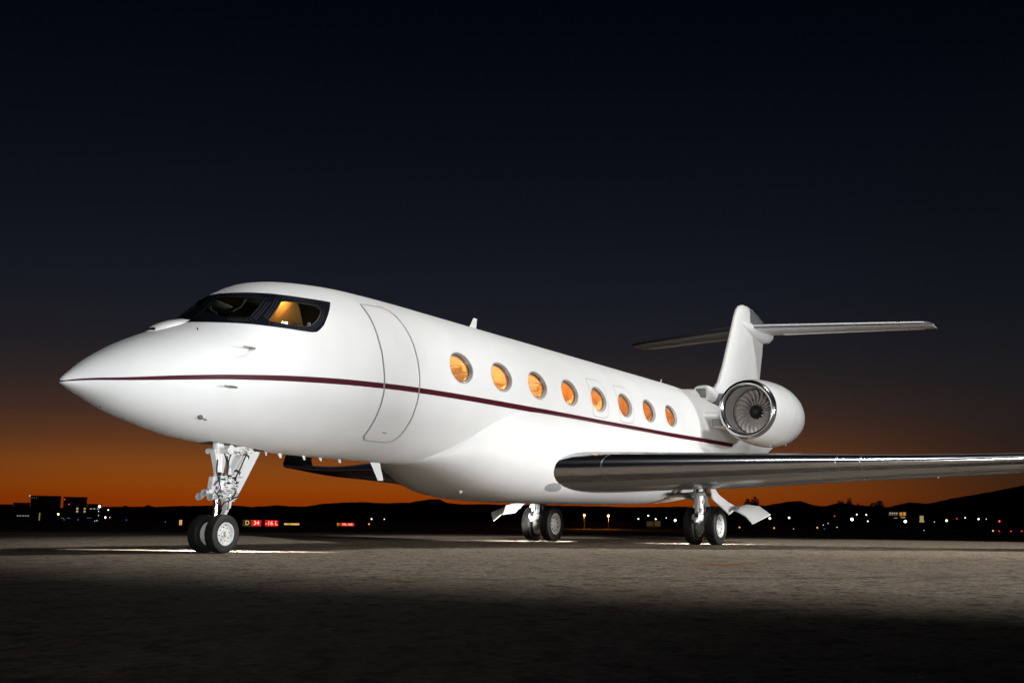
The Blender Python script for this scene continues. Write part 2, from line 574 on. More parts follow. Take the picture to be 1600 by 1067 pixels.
    bp = N.new('ShaderNodeBump'); bp.inputs['Strength'].default_value = 1.0; bp.inputs['Distance'].default_value = 0.030
    L.new(h.outputs[0], bp.inputs['Height'])
    L.new(bp.outputs[0], b.inputs['Normal'])
    return m


M['apron'] = asphalt()
M['grass'] = mat('dry_grass', (0.045, 0.042, 0.022), 0.95, noise=(0.4, 0.3), spec=0.1)
M['hill'] = mat('hill_scrub', (0.020, 0.018, 0.014), 1.0, noise=(0.01, 0.3), spec=0.0)
M['ylw'] = mat('worn_yellow_line', (0.20, 0.160, 0.085), 0.8, noise=(7, 0.35), bump=(40, 0.5, 0.01))
M['wline'] = mat('worn_pale_joint', (0.30, 0.27, 0.22), 0.8, noise=(3, 0.3))


def gxy(s, n):
    p = E0+ed*s+en*n
    return p


def gsheet(name, ss, rows, m, kind='structure'):
    v, f = [], []
    for n, z in rows:
        for s in ss:
            p = gxy(s, n)
            v.append((p[0], p[1], z))
    k = len(ss)
    for i in range(len(rows)-1):
        for j in range(k-1):
            f.append((i*k+j, i*k+j+1, (i+1)*k+j+1, (i+1)*k+j))
    o = link(name, v, f, m)
    if o.data.polygons[0].normal.z < 0:
        o.data.flip_normals()
    return tag(o, kind=kind)


# ---- rough, laid-asphalt relief where the camera grazes it; the rest of the apron is level
RX0, RX1, RY0, RY1, RC = -7.0, 26.0, -15.0, 7.0, 0.045
_rng = np.random.default_rng(5)
_nx, _ny = int((RX1-RX0)/RC)+1, int((RY1-RY0)/RC)+1
def _octave(lam):
    gx, gy = int((RX1-RX0)/lam)+3, int((RY1-RY0)/lam)+3
    g = _rng.standard_normal((gx, gy))
    fx = np.linspace(0, gx-1.001, _nx); fy = np.linspace(0, gy-1.001, _ny)
    ix, iy = fx.astype(int), fy.astype(int)
    tx, ty = fx-ix, fy-iy
    tx = (tx*tx*(3-2*tx))[:, None]; ty = (ty*ty*(3-2*ty))[None, :]
    a = g[ix][:, iy]; b = g[ix+1][:, iy]; c = g[ix][:, iy+1]; d = g[ix+1][:, iy+1]
    return (a*(1-tx)+b*tx)*(1-ty)+(c*(1-tx)+d*tx)*ty
_h = sum(_octave(l)*a for l, a in ((2.6, .0030), (1.1, .0022), (.5, .0018), (.24, .0017), (.12, .0018), (.06, .0022)))
_h = np.minimum(_h-0.004, 0.003)
_xs = np.linspace(RX0, RX1, _nx); _ys = np.linspace(RY0, RY1, _ny)
_edge = np.minimum(np.minimum(_xs-RX0, RX1-_xs)[:, None], np.minimum(_ys-RY0, RY1-_ys)[None, :])
_e = np.clip(_edge/2.0, 0, 1)
_h = _h*_e-0.034*(1-_e*_e*(3-2*_e))


def ground_z(x, y):
    i = int(np.clip(round((x-RX0)/(RX1-RX0)*(_nx-1)), 0, _nx-1)); j = int(np.clip(round((y-RY0)/(RY1-RY0)*(_ny-1)), 0, _ny-1))
    return float(_h[max(0, i-1):i+2, max(0, j-1):j+2].max())


def rough_patch():
    X, Y = np.meshgrid(_xs, _ys, indexing='ij')
    co = np.stack([X, Y, _h], -1).reshape(-1, 3).astype(np.float32)
    idx = np.arange(_nx*_ny).reshape(_nx, _ny)
    q = np.stack([idx[:-1, :-1], idx[1:, :-1], idx[1:, 1:], idx[:-1, 1:]], -1).reshape(-1, 4).astype(np.int32)
    me = bpy.data.meshes.new('apron')
    me.vertices.add(len(co)); me.vertices.foreach_set('co', co.ravel())
    me.loops.add(q.size); me.loops.foreach_set('vertex_index', q.ravel())
    me.polygons.add(len(q))
    me.polygons.foreach_set('loop_start', np.arange(0, q.size, 4, dtype=np.int32))
    me.update(calc_edges=True)
    me.validate()
    me.materials.append(M['apron'])
    me.shade_smooth()
    o = bpy.data.objects.new('apron', me); C.objects.link(o)
    return tag(o, kind='structure')


rough_patch()
gsheet('apron', (-900, -60, 40, 140, 900), ((-700, -.03), (-90, -.03), (-30, -.03), (0, -.03)), M['apron'])
gsheet('grass_field', (-20000, -900, -60, 40, 140, 900, 20000), ((0.0, -0.06), (20, -0.15), (60, -0.6), (120, -1.25), (1500, -1.25), (22000, -1.25)), M['grass'])
gsheet('outer_ground', (-20000, -900), ((-20000, -0.05), (0, -0.09)), M['grass'])
gsheet('outer_ground', (900, 20000), ((-20000, -0.05), (0, -0.09)), M['grass'])
gsheet('outer_ground', (-900, 900), ((-20000, -0.05), (-700, -0.09)), M['grass'])


def paint_line(name, a, b, w, m):
    a, b = np.array(a, float), np.array(b, float)
    L_ = np.linalg.norm(b-a)
    d = (b-a)/L_
    n = np.array([-d[1], d[0]])*w/2
    k = int(L_/.05)
    v, f = [], []
    for i in range(k+1):
        p = a+(b-a)*i/k
        for t in (-1, 0, 1):
            q = p+n*t
            v.append((q[0], q[1], ground_z(*q)+0.001))
    for i in range(k):
        for t in (0, 1):
            f.append((3*i+t, 3*i+t+1, 3*i+t+4, 3*i+t+3))
    o = link(name, v, f, m)
    if o.data.polygons[0].normal.z < 0:
        o.data.flip_normals()
    return tag(o, kind='structure')


_ld = np.array([3.394, -3.095]); _ld /= np.linalg.norm(_ld)
paint_line('yellow_taxi_line', np.array([-0.5, -6.75])-_ld*6, np.array([-0.5, -6.75])+_ld*9, 0.09, M['ylw'])
# ------------------------------------------------------------------ the aeroplane
JET = thing('business_jet', (0, 0, 0), 'white twin-engine business jet with maroon cheatline parked on the floodlit apron', 'airplane')

ST = np.array([0, .1, .4, .9, 1.5, 2.0, 2.5, 3.1, 4.0, 5.0, 6.5, 8.5, 18.5, 20.2, 22.0, 24.0, 26.5, 29.3])
ZT = np.array([2.13, 2.248, 2.475, 2.755, 3.018, 3.228, 3.657, 3.951, 4.107, 4.18, 4.20, 4.20, 4.20, 4.15, 4.02, 3.95, 3.9, 3.8])
ZB = np.array([2.11, 2.058, 1.95, 1.78, 1.649, 1.562, 1.517, 1.490, 1.465, 1.455, 1.45, 1.45, 1.45, 1.46, 1.6, 1.95, 2.5, 3.25])
WW = np.array([.01, .115, .312, .58, .838, .98, 1.09, 1.19, 1.28, 1.325, 1.345, 1.345, 1.345, 1.30, 1.18, 1.0, .7, .22])
ZC = np.array([2.12, 2.12, 2.15, 2.25, 2.36, 2.45, 2.55, 2.64, 2.74, 2.80, 2.83, 2.835, 2.835, 2.84, 2.86, 2.95, 3.2, 3.55])
SU = np.sqrt(ST)


def pchip(x, y, xq):
    h = np.diff(x); d = np.diff(y)/h; m = np.zeros(len(x))
    for i in range(1, len(x)-1):
        if d[i-1]*d[i] > 0:
            w1 = 2*h[i]+h[i-1]; w2 = h[i]+2*h[i-1]
            m[i] = (w1+w2)/(w1/d[i-1]+w2/d[i])
    m[0] = d[0]; m[-1] = d[-1]
    xq = np.clip(xq, x[0], x[-1])
    k = np.clip(np.searchsorted(x, xq, side='right')-1, 0, len(x)-2)
    t = (xq-x[k])/h[k]
    return (2*t**3-3*t**2+1)*y[k]+(t**3-2*t**2+t)*h[k]*m[k]+(-2*t**3+3*t**2)*y[k+1]+(t**3-t**2)*h[k]*m[k+1]


# smooth tables of the hull lines (one pass of averaging takes the kinks out of the curvature)
TX = np.linspace(0, math.sqrt(29.3), 900)
def _table(y):
    t = pchip(SU, y, TX)
    for _ in range(14):
        t[1:-1] = (t[:-2]+2*t[1:-1]+t[2:])/4
    return t
TT, TB, TW, TC = (_table(y) for y in (ZT, ZB, WW, ZC))


def prof(x):
    u = np.sqrt(np.maximum(x, 0))
    return [np.interp(u, TX, t) for t in (TT, TB, TW, TC)]


def S(x, th, off=0.0):
    """hull surface; th = 0 port side, 90 degrees top, 180 starboard"""
    x = np.asarray(x, float); th = np.asarray(th, float)
    zt, zb, w, zc = prof(x)
    s = np.sin(th)
    P = np.stack([x+0*th, -w*np.cos(th), zc+np.where(s > 0, zt-zc, zc-zb)*s], -1)
    if np.any(off):
        P = P+SN(x, th)*np.asarray(off)[..., None] if np.ndim(off) else P+SN(x, th)*off
    return P


def SN(x, th):
    e = 2e-3
    x = np.asarray(x, float)
    dx = S(np.minimum(x+e, 29.3), th)-S(np.maximum(x-e, 0), th)
    dt = S(x, th+e)-S(x, th-e)
    n = np.cross(dt, dx)
    n /= np.linalg.norm(n, axis=-1, keepdims=True)+1e-12
    c = S(x, th)
    zc = prof(x)[3]
    o = np.stack([0*c[..., 0], c[..., 1], c[..., 2]-zc], -1)
    sg = np.sign((n*o).sum(-1, keepdims=True)); sg[sg == 0] = 1
    return n*sg


def ysurf(x, z, side=-1, off=0.0):
    """y of the hull side at (x, z)"""
    x = np.asarray(x, float); z = np.asarray(z, float)
    zt, zb, w, zc = prof(x)
    h = np.where(z > zc, zt-zc, zc-zb)
    return side*((w+off)*np.sqrt(np.clip(1-((z-zc)/(h+off))**2, 0, 1)))


def skin(name, xs, ths, field, m, parent, off=0.0, wrap=False, flip=False):
    """hull patch: the cells of an (x, theta) grid where field < 0, cut exactly along field = 0"""
    nx, nt = len(xs), len(ths)
    X, T = np.meshgrid(xs, ths, indexing='ij')
    P = S(X, T)
    Fv = field(X, T, P) if field is not None else -np.ones_like(X)
    Fv = np.where(np.abs(Fv) < 1e-5, -1e-5, Fv)
    ins = Fv < 0
    par = np.stack([X.ravel(), T.ravel()], -1).tolist()
    flat = Fv.ravel()
    faces = []
    cut = {}
    jt = nt if wrap else nt-1
    for i in range(nx-1):
        a = ins[i]; c = ins[i+1]
        for j in range(jt):
            k = (j+1) % nt
            n = int(a[j])+int(a[k])+int(c[j])+int(c[k])
            if n == 0:
                continue
            q = (i*nt+j, i*nt+k, (i+1)*nt+k, (i+1)*nt+j)
            if n == 4:
                faces.append(q)
                continue
            out = []
            for e in range(4):
                p0, p1 = q[e], q[(e+1) % 4]
                f0, f1 = flat[p0], flat[p1]
                if f0 < 0:
                    out.append(p0)
                if (f0 < 0) != (f1 < 0):
                    key = (min(p0, p1), max(p0, p1))
                    if key not in cut:
                        t = f0/(f0-f1)
                        A, B = par[p0], par[p1]
                        tb = B[1]
                        if wrap and abs(tb-A[1]) > PI:
                            tb += 2*PI if tb < A[1] else -2*PI
                        cut[key] = len(par)
                        par.append([A[0]+(B[0]-A[0])*t, A[1]+(tb-A[1])*t])
                    out.append(cut[key])
            if len(out) >= 3:
                faces.append(tuple(out))
    par = np.array(par)
    used = sorted({v for f in faces for v in f})
    rm = {v: n for n, v in enumerate(used)}
    par = par[used]
    faces = [tuple(rm[v] for v in f) for f in faces]
    V = S(par[:, 0], par[:, 1])
    Nn = SN(par[:, 0], par[:, 1])
    V = V+Nn*off
    # face orientation outwards
    f0 = faces[len(faces)//2]
    n0 = np.cross(V[f0[1]]-V[f0[0]], V[f0[2]]-V[f0[0]])
    if (n0 @ Nn[f0[0]]) < 0:
        faces = [tuple(reversed(f)) for f in faces]
    if flip:
        faces = [tuple(reversed(f)) for f in faces]
        Nn = -Nn
    return link(name, V, faces, m, parent, normals=Nn)


def sd_poly(px, py, poly):
    """signed distance to a polygon (negative inside)"""
    d = np.full(px.shape, 1e9)
    inside = np.zeros(px.shape, bool)
    n = len(poly)
    for i in range(n):
        ax, ay = poly[i]; bx, by = poly[(i+1) % n]
        ex, ey = bx-ax, by-ay
        wx, wy = px-ax, py-ay
        t = np.clip((wx*ex+wy*ey)/(ex*ex+ey*ey), 0, 1)
        d = np.minimum(d, np.hypot(wx-ex*t, wy-ey*t))
        c = ((ay <= py) != (by <= py))
        with np.errstate(divide='ignore', invalid='ignore'):
            xi = ax+(py-ay)/(by-ay if by != ay else 1e-9)*ex
        inside ^= c & (px < xi)
    return np.where(inside, -d, d)


RG = 1.36
WIN_X = [7.02+1.357*i for i in range(8)]
WIN_Z, WA, WB = 3.085, 0.365, 0.272
DOOR = [(4.73, 48), (4.72, 20), (4.78, 0), (4.86, -14), (4.90, -34), (4.93, -50), (5.03, -53.8), (5.20, -54.6), (5.60, -54.2), (5.74, -52.6), (5.82, -46), (5.83, -32),
        (5.80, -13), (5.77, -4), (5.70, 14), (5.64, 34), (5.57, 46), (5.50, 50.5), (5.38, 52.8), (4.77, 50.6)]
DOOR = [(x, math.radians(a)*RG) for x, a in DOOR]
EXITS = []
for wi in (4, 5):
    cx = WIN_X[wi]
    pts = [(-.36, .40), (-.30, .44), (.28, .44), (.36, .40), (.42, .27), (.46, -.05), (.44, -.30), (.38, -.36), (.15, -.40), (-.20, -.395), (-.31, -.37), (-.345, -.30), (-.37, 0), (-.38, .30)]
    EXITS.append([(cx+a, WIN_Z+b) for a, b in pts])


def f_windows(X, T, P, grow=0.0, side=None):
    d = np.full(X.shape, 1e3)
    for cx in WIN_X:
        r = np.sqrt(((X-cx)/(WA+grow))**2+((P[..., 2]-WIN_Z)/(WB+grow))**2)
        d = np.minimum(d, (r-1)*WB)
    if side is not None:
        d = np.where(P[..., 1]*side > 0, d, 1e3)
    return d


def f_door(X, T, P):
    Tm = (T+PI) % (2*PI)-PI
    d = np.full(X.shape, 1e3)
    m = (X > 4.4) & (X < 6.2) & (np.abs(Tm) < 1.3)
    if m.any():
        d[m] = sd_poly(X[m], Tm[m]*RG, DOOR)
    return d


def f_exits(X, T, P):
    d = np.full(X.shape, 1e3)
    for poly in EXITS:
        cx = (poly[0][0]+poly[5][0])/2
        m = (np.abs(X-cx) < 0.9) & (P[..., 2] > 2.4)
        if m.any():
            d[m] = np.minimum(d[m], sd_poly(X[m], P[..., 2][m], poly))
    return d


BACK = [(-1, 3.14), (2.5, 3.142), (3.1, 3.146), (3.31, 3.152), (3.40, 3.17), (3.48, 3.22), (3.58, 3.30), (3.70, 3.43), (3.99, 3.735), (3.42, 3.712), (3.0, 3.698), (2.66, 3.682), (2.3, 3.66), (-1, 3.65)]


def f_cockpit(X, T, P):
    d = np.full(X.shape, 1e3)
    m = (X > 1.0) & (X < 4.4) & (P[..., 2] > 2.8)
    if m.any():
        d[m] = sd_poly(X[m], P[..., 2][m], BACK)
    return d


FRONTP = [(-1, 3.215), (2.36, 3.235), (2.41, 3.25), (2.78, 3.57), (2.77, 3.60), (2.70, 3.61), (-1, 3.595)]
SIDEP = [(2.62, 3.235), (2.66, 3.215), (2.94, 3.205), (3.22, 3.215), (3.34, 3.25), (3.50, 3.36), (3.64, 3.50), (3.67, 3.57), (3.62, 3.62), (3.33, 3.625), (3.04, 3.605), (2.99, 3.58)]


def f_panes(X, T, P, grow=0.0):
    d = np.full(X.shape, 1e3)
    m = (X > 1.4) & (X < 4.2) & (P[..., 2] > 3.0)
    if m.any():
        x, z, y = X[m], P[..., 2][m], P[..., 1][m]
        fr = np.maximum(sd_poly(x, z, FRONTP), 0.085-np.abs(y))
        sd = sd_poly(x, z, SIDEP)
        d[m] = np.minimum(fr, sd)
    return d-grow


def f_bay(X, T, P):
    x, y, z = X, P[..., 1], P[..., 2]
    d = np.maximum(np.abs(x-2.98)-0.62, np.abs(y)-np.interp(x, [2.3, 2.5, 3.0, 3.6], [0.17, 0.20, 0.20, 0.10]))
    return np.where(z < 2.0, d, 1e3)


HX = np.concatenate([np.linspace(0, 1.1, 46)**2*1.0, np.arange(1.235, 18.4, 0.033), np.arange(18.45, 29.3, 0.10), [29.3]])
HX = np.unique(np.round(HX, 4))
NT = 252
HT = -PI+2*PI*np.arange(NT)/NT
hull = skin('fuselage', HX, HT, lambda X, T, P: np.max(np.stack([-f_windows(X, T, P), -f_door(X, T, P), -(f_exits(X, T, P)), -f_cockpit(X, T, P), -f_bay(X, T, P)]), 0),
            M['paint'], JET, wrap=True)
# tail cone end
MB().lathe((29.28, 0, 3.53), (1, 0, 0), [(0, 0.25), (0.12, 0.20), (0.14, 0.0)], 24).build('tail_cone_cap', M['steel'], JET)


def trange(lo, hi, n):
    return np.radians(np.linspace(lo, hi, n))


GX = lambda a, b, s: np.arange(a, b, s)
door = skin('cabin_door', GX(4.6, 6.0, 0.014), trange(-60, 60, 200), lambda X, T, P: f_door(X, T, P)+0.036, M['paint'], JET, off=0.002)
dseal = skin('door_seal', GX(4.6, 6.0, 0.02), trange(-60, 60, 140), lambda X, T, P: f_door(X, T, P)-0.03, M['seal'], door, off=-0.012)
# door handle plate and tiny lock
MB().box((5.36, float(ysurf(5.36, 1.86))-0.004, 1.86), (0.10, 0.012, 0.035), Matrix.Rotation(math.radians(-44), 3, 'X'), 0.004).build('door_handle', M['ring'], door)
# the two hatches on each side (skin panels with a recessed joint and their window cut out)
for side in (-1, 1):
    for wi, poly in zip((4, 5), EXITS):
        cx = WIN_X[wi]
        tr = trange(-30, 45, 110) if side < 0 else trange(135, 210, 110)
        fx = lambda X, T, P, poly=poly: np.maximum(sd_poly(X, P[..., 2], poly)+0.020, -f_windows(X, T, P))
        e = skin('emergency_exit', GX(cx-.5, cx+.55, 0.0125), tr, fx, M['paint'], JET, off=0.0015)
        fs = lambda X, T, P, poly=poly: np.maximum(sd_poly(X, P[..., 2], poly)-0.02, -f_windows(X, T, P, 0.01))
        skin('hatch_seal', GX(cx-.5, cx+.55, 0.02), tr, fs, M['seal'], e, off=-0.005)

# ---- cabin windows: ring let into the skin, gasket, pane
def window(cx, side):
    n = 56
    t = 2*PI*np.arange(n)/n

    def ring(a, b, dep):
        x = cx+a*np.cos(t); z = WIN_Z+b*np.sin(t)
        y = ysurf(x, z, side)-side*dep
        return list(zip(x, y, z))
    w = MB().loft([ring(WA+.004, WB+.004, 0.006), ring(WA+.004, WB+.004, -0.003), ring(WA-.006, WB-.006, -0.003), ring(WA-.014, WB-.014, 0.002),
                   ring(WA-.030, WB-.028, 0.050), ring(WA-.034, WB-.032, 0.052)], False, False).build('cabin_window', M['ring'], JET)
    MB().loft([ring(WA-.031, WB-.029, 0.0515), ring(WA-.042, WB-.040, 0.056), ring(WA-.043, WB-.041, 0.070)], False, False).build('gasket', M['black'], w)
    MB().loft([ring(WA-.043, WB-.041, 0.070), ring(WA-.050, WB-.048, 0.074), ring(WA-.052, WB-.050, 0.100)], False, False).build('inner_trim', M['wood'], w)
    MB().add(ring(WA-.045, WB-.043, 0.062), [tuple(range(n))]).build('pane', M['cabglass'], w)
    return w


wins = [[window(cx, s) for cx in WIN_X] for s in (-1, 1)]

# ---- cabin interior seen through the windows
LX = GX(6.05, 18.31, 0.045)
liner = skin('cabin_lining', LX, HT[::2], lambda X, T, P: -f_windows(X, T, P, -0.04, side=-1), M['liner'], JET, off=-0.100, wrap=True, flip=True)
def bulkhead(x, m, name, off=-0.13):
    p = S(np.full(72, x), 2*PI*np.arange(72)/72, off)
    return MB().loft([[tuple(q) for q in p], [(q[0]+0.03, q[1], q[2]) for q in p]]).build(name, m, JET)
bulkhead(6.03, M['liner'], 'cabin_bulkhead')
bulkhead(18.30, M['wood'], 'cabin_bulkhead')
for y in (-0.62, 0.62):
    MB().box((12.1, y, 3.93), (11.8, 0.05, 0.02)).build('ceiling_lamp', M['cablight'], liner)
MB().box((12.1, 0, 1.97), (12.1, 1.85, 0.05)).build('cabin_floor', M['leather'], JET)
# valance and sideledge on the far wall, give the windows something to look at
MB().box((12.1, 0.98, 3.50), (12.1, 0.16, 0.05), None, .015).build('valance', M['wood'], liner)
MB().box((12.1, 1.12, 2.66), (12.1, 0.14, 0.04), None, .012).build('side_ledge', M['wood'], liner)
seatm = M['leather']
def seat(x, y, f=1):
    s = MB().box((x, y, 2.38), (0.55, 0.56, 0.18), None, .05).build('cabin_seat', seatm, JET)
    MB().box((x+0.27*f, y, 2.78), (0.14, 0.52, 0.72), Matrix.Rotation(math.radians(12*f), 3, 'Y'), .05).build('backrest', seatm, s)
    MB().box((x+0.36*f, y, 3.17), (0.11, 0.30, 0.18), Matrix.Rotation(math.radians(12*f), 3, 'Y'), .04).build('headrest', seatm, s)
    return s
for x, f in ((8.1, -1), (9.5, 1), (11.0, -1), (12.3, 1), (13.6, 1), (15.2, -1)):
    for y in (-0.72, 0.72):
        seat(x, y, f)
MB().box((7.35, 0.75, 2.75), (1.5, 0.6, 1.6), None, .02).build('galley_cabinet', M['wood'], JET)
MB().box((16.9, 0.7, 2.7), (0.9, 0.6, 1.45), None, .02).build('wardrobe', M['wood'], JET)
bulkhead(14.7, M['wood'], 'cabin_partition', -0.14)

# ---- cockpit
cframe = skin('windshield_frame', GX(1.5, 4.2, 0.011), np.radians(np.arange(2, 178.01, 0.75)),
              lambda X, T, P: np.maximum(f_cockpit(X, T, P)-0.004, -f_panes(X, T, P)), M['frame'], JET, off=0.004)
fp = lambda X, T, P: f_panes(X, T, P, 0.012)
for a, b, which in ((2, 86.0, 'p'), (94.0, 178, 's')):
    for fs in (0, 1):
        def fpane(X, T, P, fs=fs):
            x, z, y = X, P[..., 2], P[..., 1]
            if fs == 0:
                return np.maximum(sd_poly(x, z, FRONTP), 0.085-np.abs(y))-0.012
            return sd_poly(x, z, SIDEP)-0.012
        skin('windshield_pane' if fs == 0 else 'side_window_pane', GX(1.5, 4.2, 0.02), np.radians(np.arange(a, b, 1.0)), fpane, M['ws'], cframe, off=-0.010)
# glazing seal strip round each pane, a little deeper
skin('glazing_seal', GX(1.5, 4.2, 0.012), np.radians(np.arange(2, 178.01, 0.8)), lambda X, T, P: np.maximum(f_panes(X, T, P, 0.03), -f_panes(X, T, P, -0.012)), M['black'], cframe, off=-0.006)
# rivets: real pin heads in rows round the panes
def rivet_rows():
    mb = MB()
    pts = []
    def along(poly, d, step):
        for i in range(len(poly)):
            (ax, az), (bx, bz) = poly[i], poly[(i+1) % len(poly)]
            L = math.hypot(bx-ax, bz-az)
            nx_, nz_ = (bz-az)/L, -(bx-ax)/L
            for k in range(int(L/step)):
                t = (k+.5)/max(1, int(L/step))
                pts.append((ax+(bx-ax)*t+nx_*d, az+(bz-az)*t+nz_*d))
    along(SIDEP, 0.026, 0.030)
    along(SIDEP, 0.052, 0.030)
    front = [(2.16, 3.228), (2.36, 3.235), (2.41, 3.25), (2.78, 3.57), (2.77, 3.60), (2.70, 3.61), (2.45, 3.60)]
    fr = []
    for i in range(len(front)-1):
        (ax, az), (bx, bz) = front[i], front[i+1]
        L = math.hypot(bx-ax, bz-az)
        for k in range(int(L/0.028)):
            t = (k+.5)/max(1, int(L/0.028))
            for d in (0.026, 0.050):
                fr.append((ax+(bx-ax)*t+(bz-az)/L*d, az+(bz-az)*t-(bx-ax)/L*d))
    pts += fr
    for x, z in pts:
        if not (3.15 < z < 3.69):
            continue
        if f_cockpit(np.array([[x]]), None, np.array([[[x, 0, z]]]))[0, 0] > -0.008:
            continue
        if f_panes(np.array([[x]]), None, np.array([[[x, 0.5, z]]]))[0, 0] < 0.008:
            continue
        for side in (-1, 1):
            y = float(ysurf(x, z, side))
            if abs(y) < 0.06:
                continue
            th = math.atan2((z-prof(x)[3])/(prof(x)[0]-prof(x)[3]), -y/prof(x)[2])
            n = SN(np.array([x]), np.array([th]))[0]
            p = np.array([x, y, z])+n*0.004
            u, w, d = basis(n)
            r = 0.0065
            q = [Vector(p)+(u*math.cos(k*PI/2.5)+w*math.sin(k*PI/2.5))*r for k in range(5)]
            top = Vector(p)+d*0.004
            mb.add(q+[top], [(i, (i+1) % 5, 5) for i in range(5)])
    return mb
rv = rivet_rows().build('rivets', M['rivet'], cframe)
rv['kind'] = 'stuff'
# inside
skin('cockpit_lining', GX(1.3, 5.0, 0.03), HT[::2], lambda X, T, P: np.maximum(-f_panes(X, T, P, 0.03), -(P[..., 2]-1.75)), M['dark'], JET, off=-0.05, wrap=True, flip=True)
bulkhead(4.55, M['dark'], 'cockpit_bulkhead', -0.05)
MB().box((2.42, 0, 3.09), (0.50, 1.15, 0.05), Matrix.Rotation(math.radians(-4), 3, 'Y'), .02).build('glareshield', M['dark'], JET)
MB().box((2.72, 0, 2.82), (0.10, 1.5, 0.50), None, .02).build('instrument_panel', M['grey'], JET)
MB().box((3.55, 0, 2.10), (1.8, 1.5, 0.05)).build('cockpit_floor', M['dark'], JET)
for s in (-1, 1):
    ps = MB().box((3.42, 0.50*s, 2.92), (0.13, 0.46, 0.72), Matrix.Rotation(math.radians(10), 3, 'Y'), .05).build('pilot_seat', M['grey'], JET)
    MB().box((3.62, 0.46*s, 3.29), (0.10, 0.26, 0.16), Matrix.Rotation(math.radians(10), 3, 'Y'), .04).build('headrest', M['grey'], ps)
    MB().tube([(2.75, .36*s, 3.62), (2.72, .30*s, 3.50), (2.70, .16*s, 3.44)], .010, 8).build('wiper_arm_cover', M['grey'], ps)
    MB().box((2.92, 0.38*s, 3.62), (0.34, 0.30, 0.03), Matrix.Rotation(math.radians(8), 3, 'Y'), .01).build('sun_visor', M['grey'], JET)
# amber blind glowing behind the captain's side window (lit by the dome lamp)
bl = MB().plate([(3.62, -0.72, 3.20), (3.98, 0.62, 3.22), (3.98, 0.55, 3.80), (3.62, -0.55, 3.74)], 0.02).build('amber_curtain', M['amber'], JET)
MB().box((3.66, -0.12, 3.88), (0.10, 0.26, 0.02)).build('dome_lamp', M['dome'], JET)
MB().box((3.47, -0.93, 3.29), (0.05, 0.05, 0.09), None, .01).build('oxygen_mask_box', M['white'], JET)

# ---- nose gear bay
bay = MB()
bay.box((2.98, -0.225, 1.86), (1.34, 0.02, 0.58)).box((2.98, 0.225, 1.86), (1.34, 0.02, 0.58)).box((2.98, 0, 2.12), (1.34, 0.45, 0.02))
bay.box((2.32, 0, 1.86), (0.02, 0.45, 0.55)).box((3.64, 0, 1.80), (0.02, 0.45, 0.62))
bay = bay.build('nose_gear_bay', M['bay'], JET)
pp = MB()
for k in range(7):
    z = 1.62+0.05*k
    pp.tube([(2.36, -.20+.03*k, z), (2.9, -.20+.02*k, z+.03), (3.6, -.16+.03*k, z)], .010+.004*(k % 3), 7)
pp.build('bay_pipes', M['gear'], bay)
# ---- vent on top of the nose
nv = []
for x, w, h in ((1.30, .02, .0), (1.36, .10, .055), (1.48, .13, .075), (1.65, .14, .075), (1.85, .12, .05), (2.0, .10, -.04)):
    z0 = float(prof(x)[0])
    nv.append([(x, w*math.cos(a)*1.2, z0-0.02+(h+.02)*math.sin(a)) for a in np.linspace(0, PI, 9)])
v_ = MB().loft(nv, True, True, closed=False).build('nose_vent', M['white'], JET)
MB().box((1.335, -.02, float(prof(1.335)[0])+.028), (.02, .15, .035), Matrix.Rotation(math.radians(25), 3, 'Y')).build('vent_opening', M['black'], v_)

# ---- probes
def probe(x, z, up=True):
    for s in (-1, 1):
        y = float(ysurf(x, z, s))
        th = math.atan2((z-prof(x)[3])/(prof(x)[0]-prof(x)[3] if z > prof(x)[3] else prof(x)[3]-prof(x)[1]), -y/prof(x)[2])
        n = SN(np.array([x]), np.array([th]))[0]
        b = np.array([x+.07, y, z])
        e = b+n*0.085
        p = MB().sheet([[b-n*.01+np.array([-.045, 0, 0]), b-n*.01+np.array([.05, 0, 0])], [e+np.array([-.04, 0, 0]), e+np.array([.02, 0, 0])]], .018).build('pitot_probe', M['steel'], JET)
        MB().tube([e+np.array([.03, 0, 0]), e+np.array([-.05, 0, 0]), e+np.array([-.17, 0, 0]), e+np.array([-.20, 0, 0])], [.013, .015, .010, .004], 10).build('probe_tube', M['steel'], p)
probe(2.17, 2.74)
probe(1.90, 2.23)
for s in (-1, 1):
    y = float(ysurf(1.73, 1.82, s))
    a = MB().lathe((1.73, y-s*0.01, 1.82), (-0.25, s*0.62, -0.6), [(0, 0), (0, .035), (.03, .034), (.035, .02), (.06, .012), (.06, 0)], 20).build('angle_vane', M['steel'], JET)
    MB().tube([(1.70, y+s*.03, 1.79), (1.80, y+s*.035, 1.775)], [.007, .012], 8).build('vane', M['steel'], a)
MB().tube([(1.72, float(ysurf(1.72, 2.99)), 2.99), (1.69, float(ysurf(1.72, 2.99))-.02, 3.01)], .008, 8).build('drain_stub', M['black'], JET)
for k in range(3):
    x = (0.62, 0.98, 1.16)[k]
    MB().tube([(x, 0, float(prof(x)[1])+.01), (x+.01, 0, float(prof(x)[1])-.018)], [.012, .006], 8).build('static_pin', M['steel'], JET)

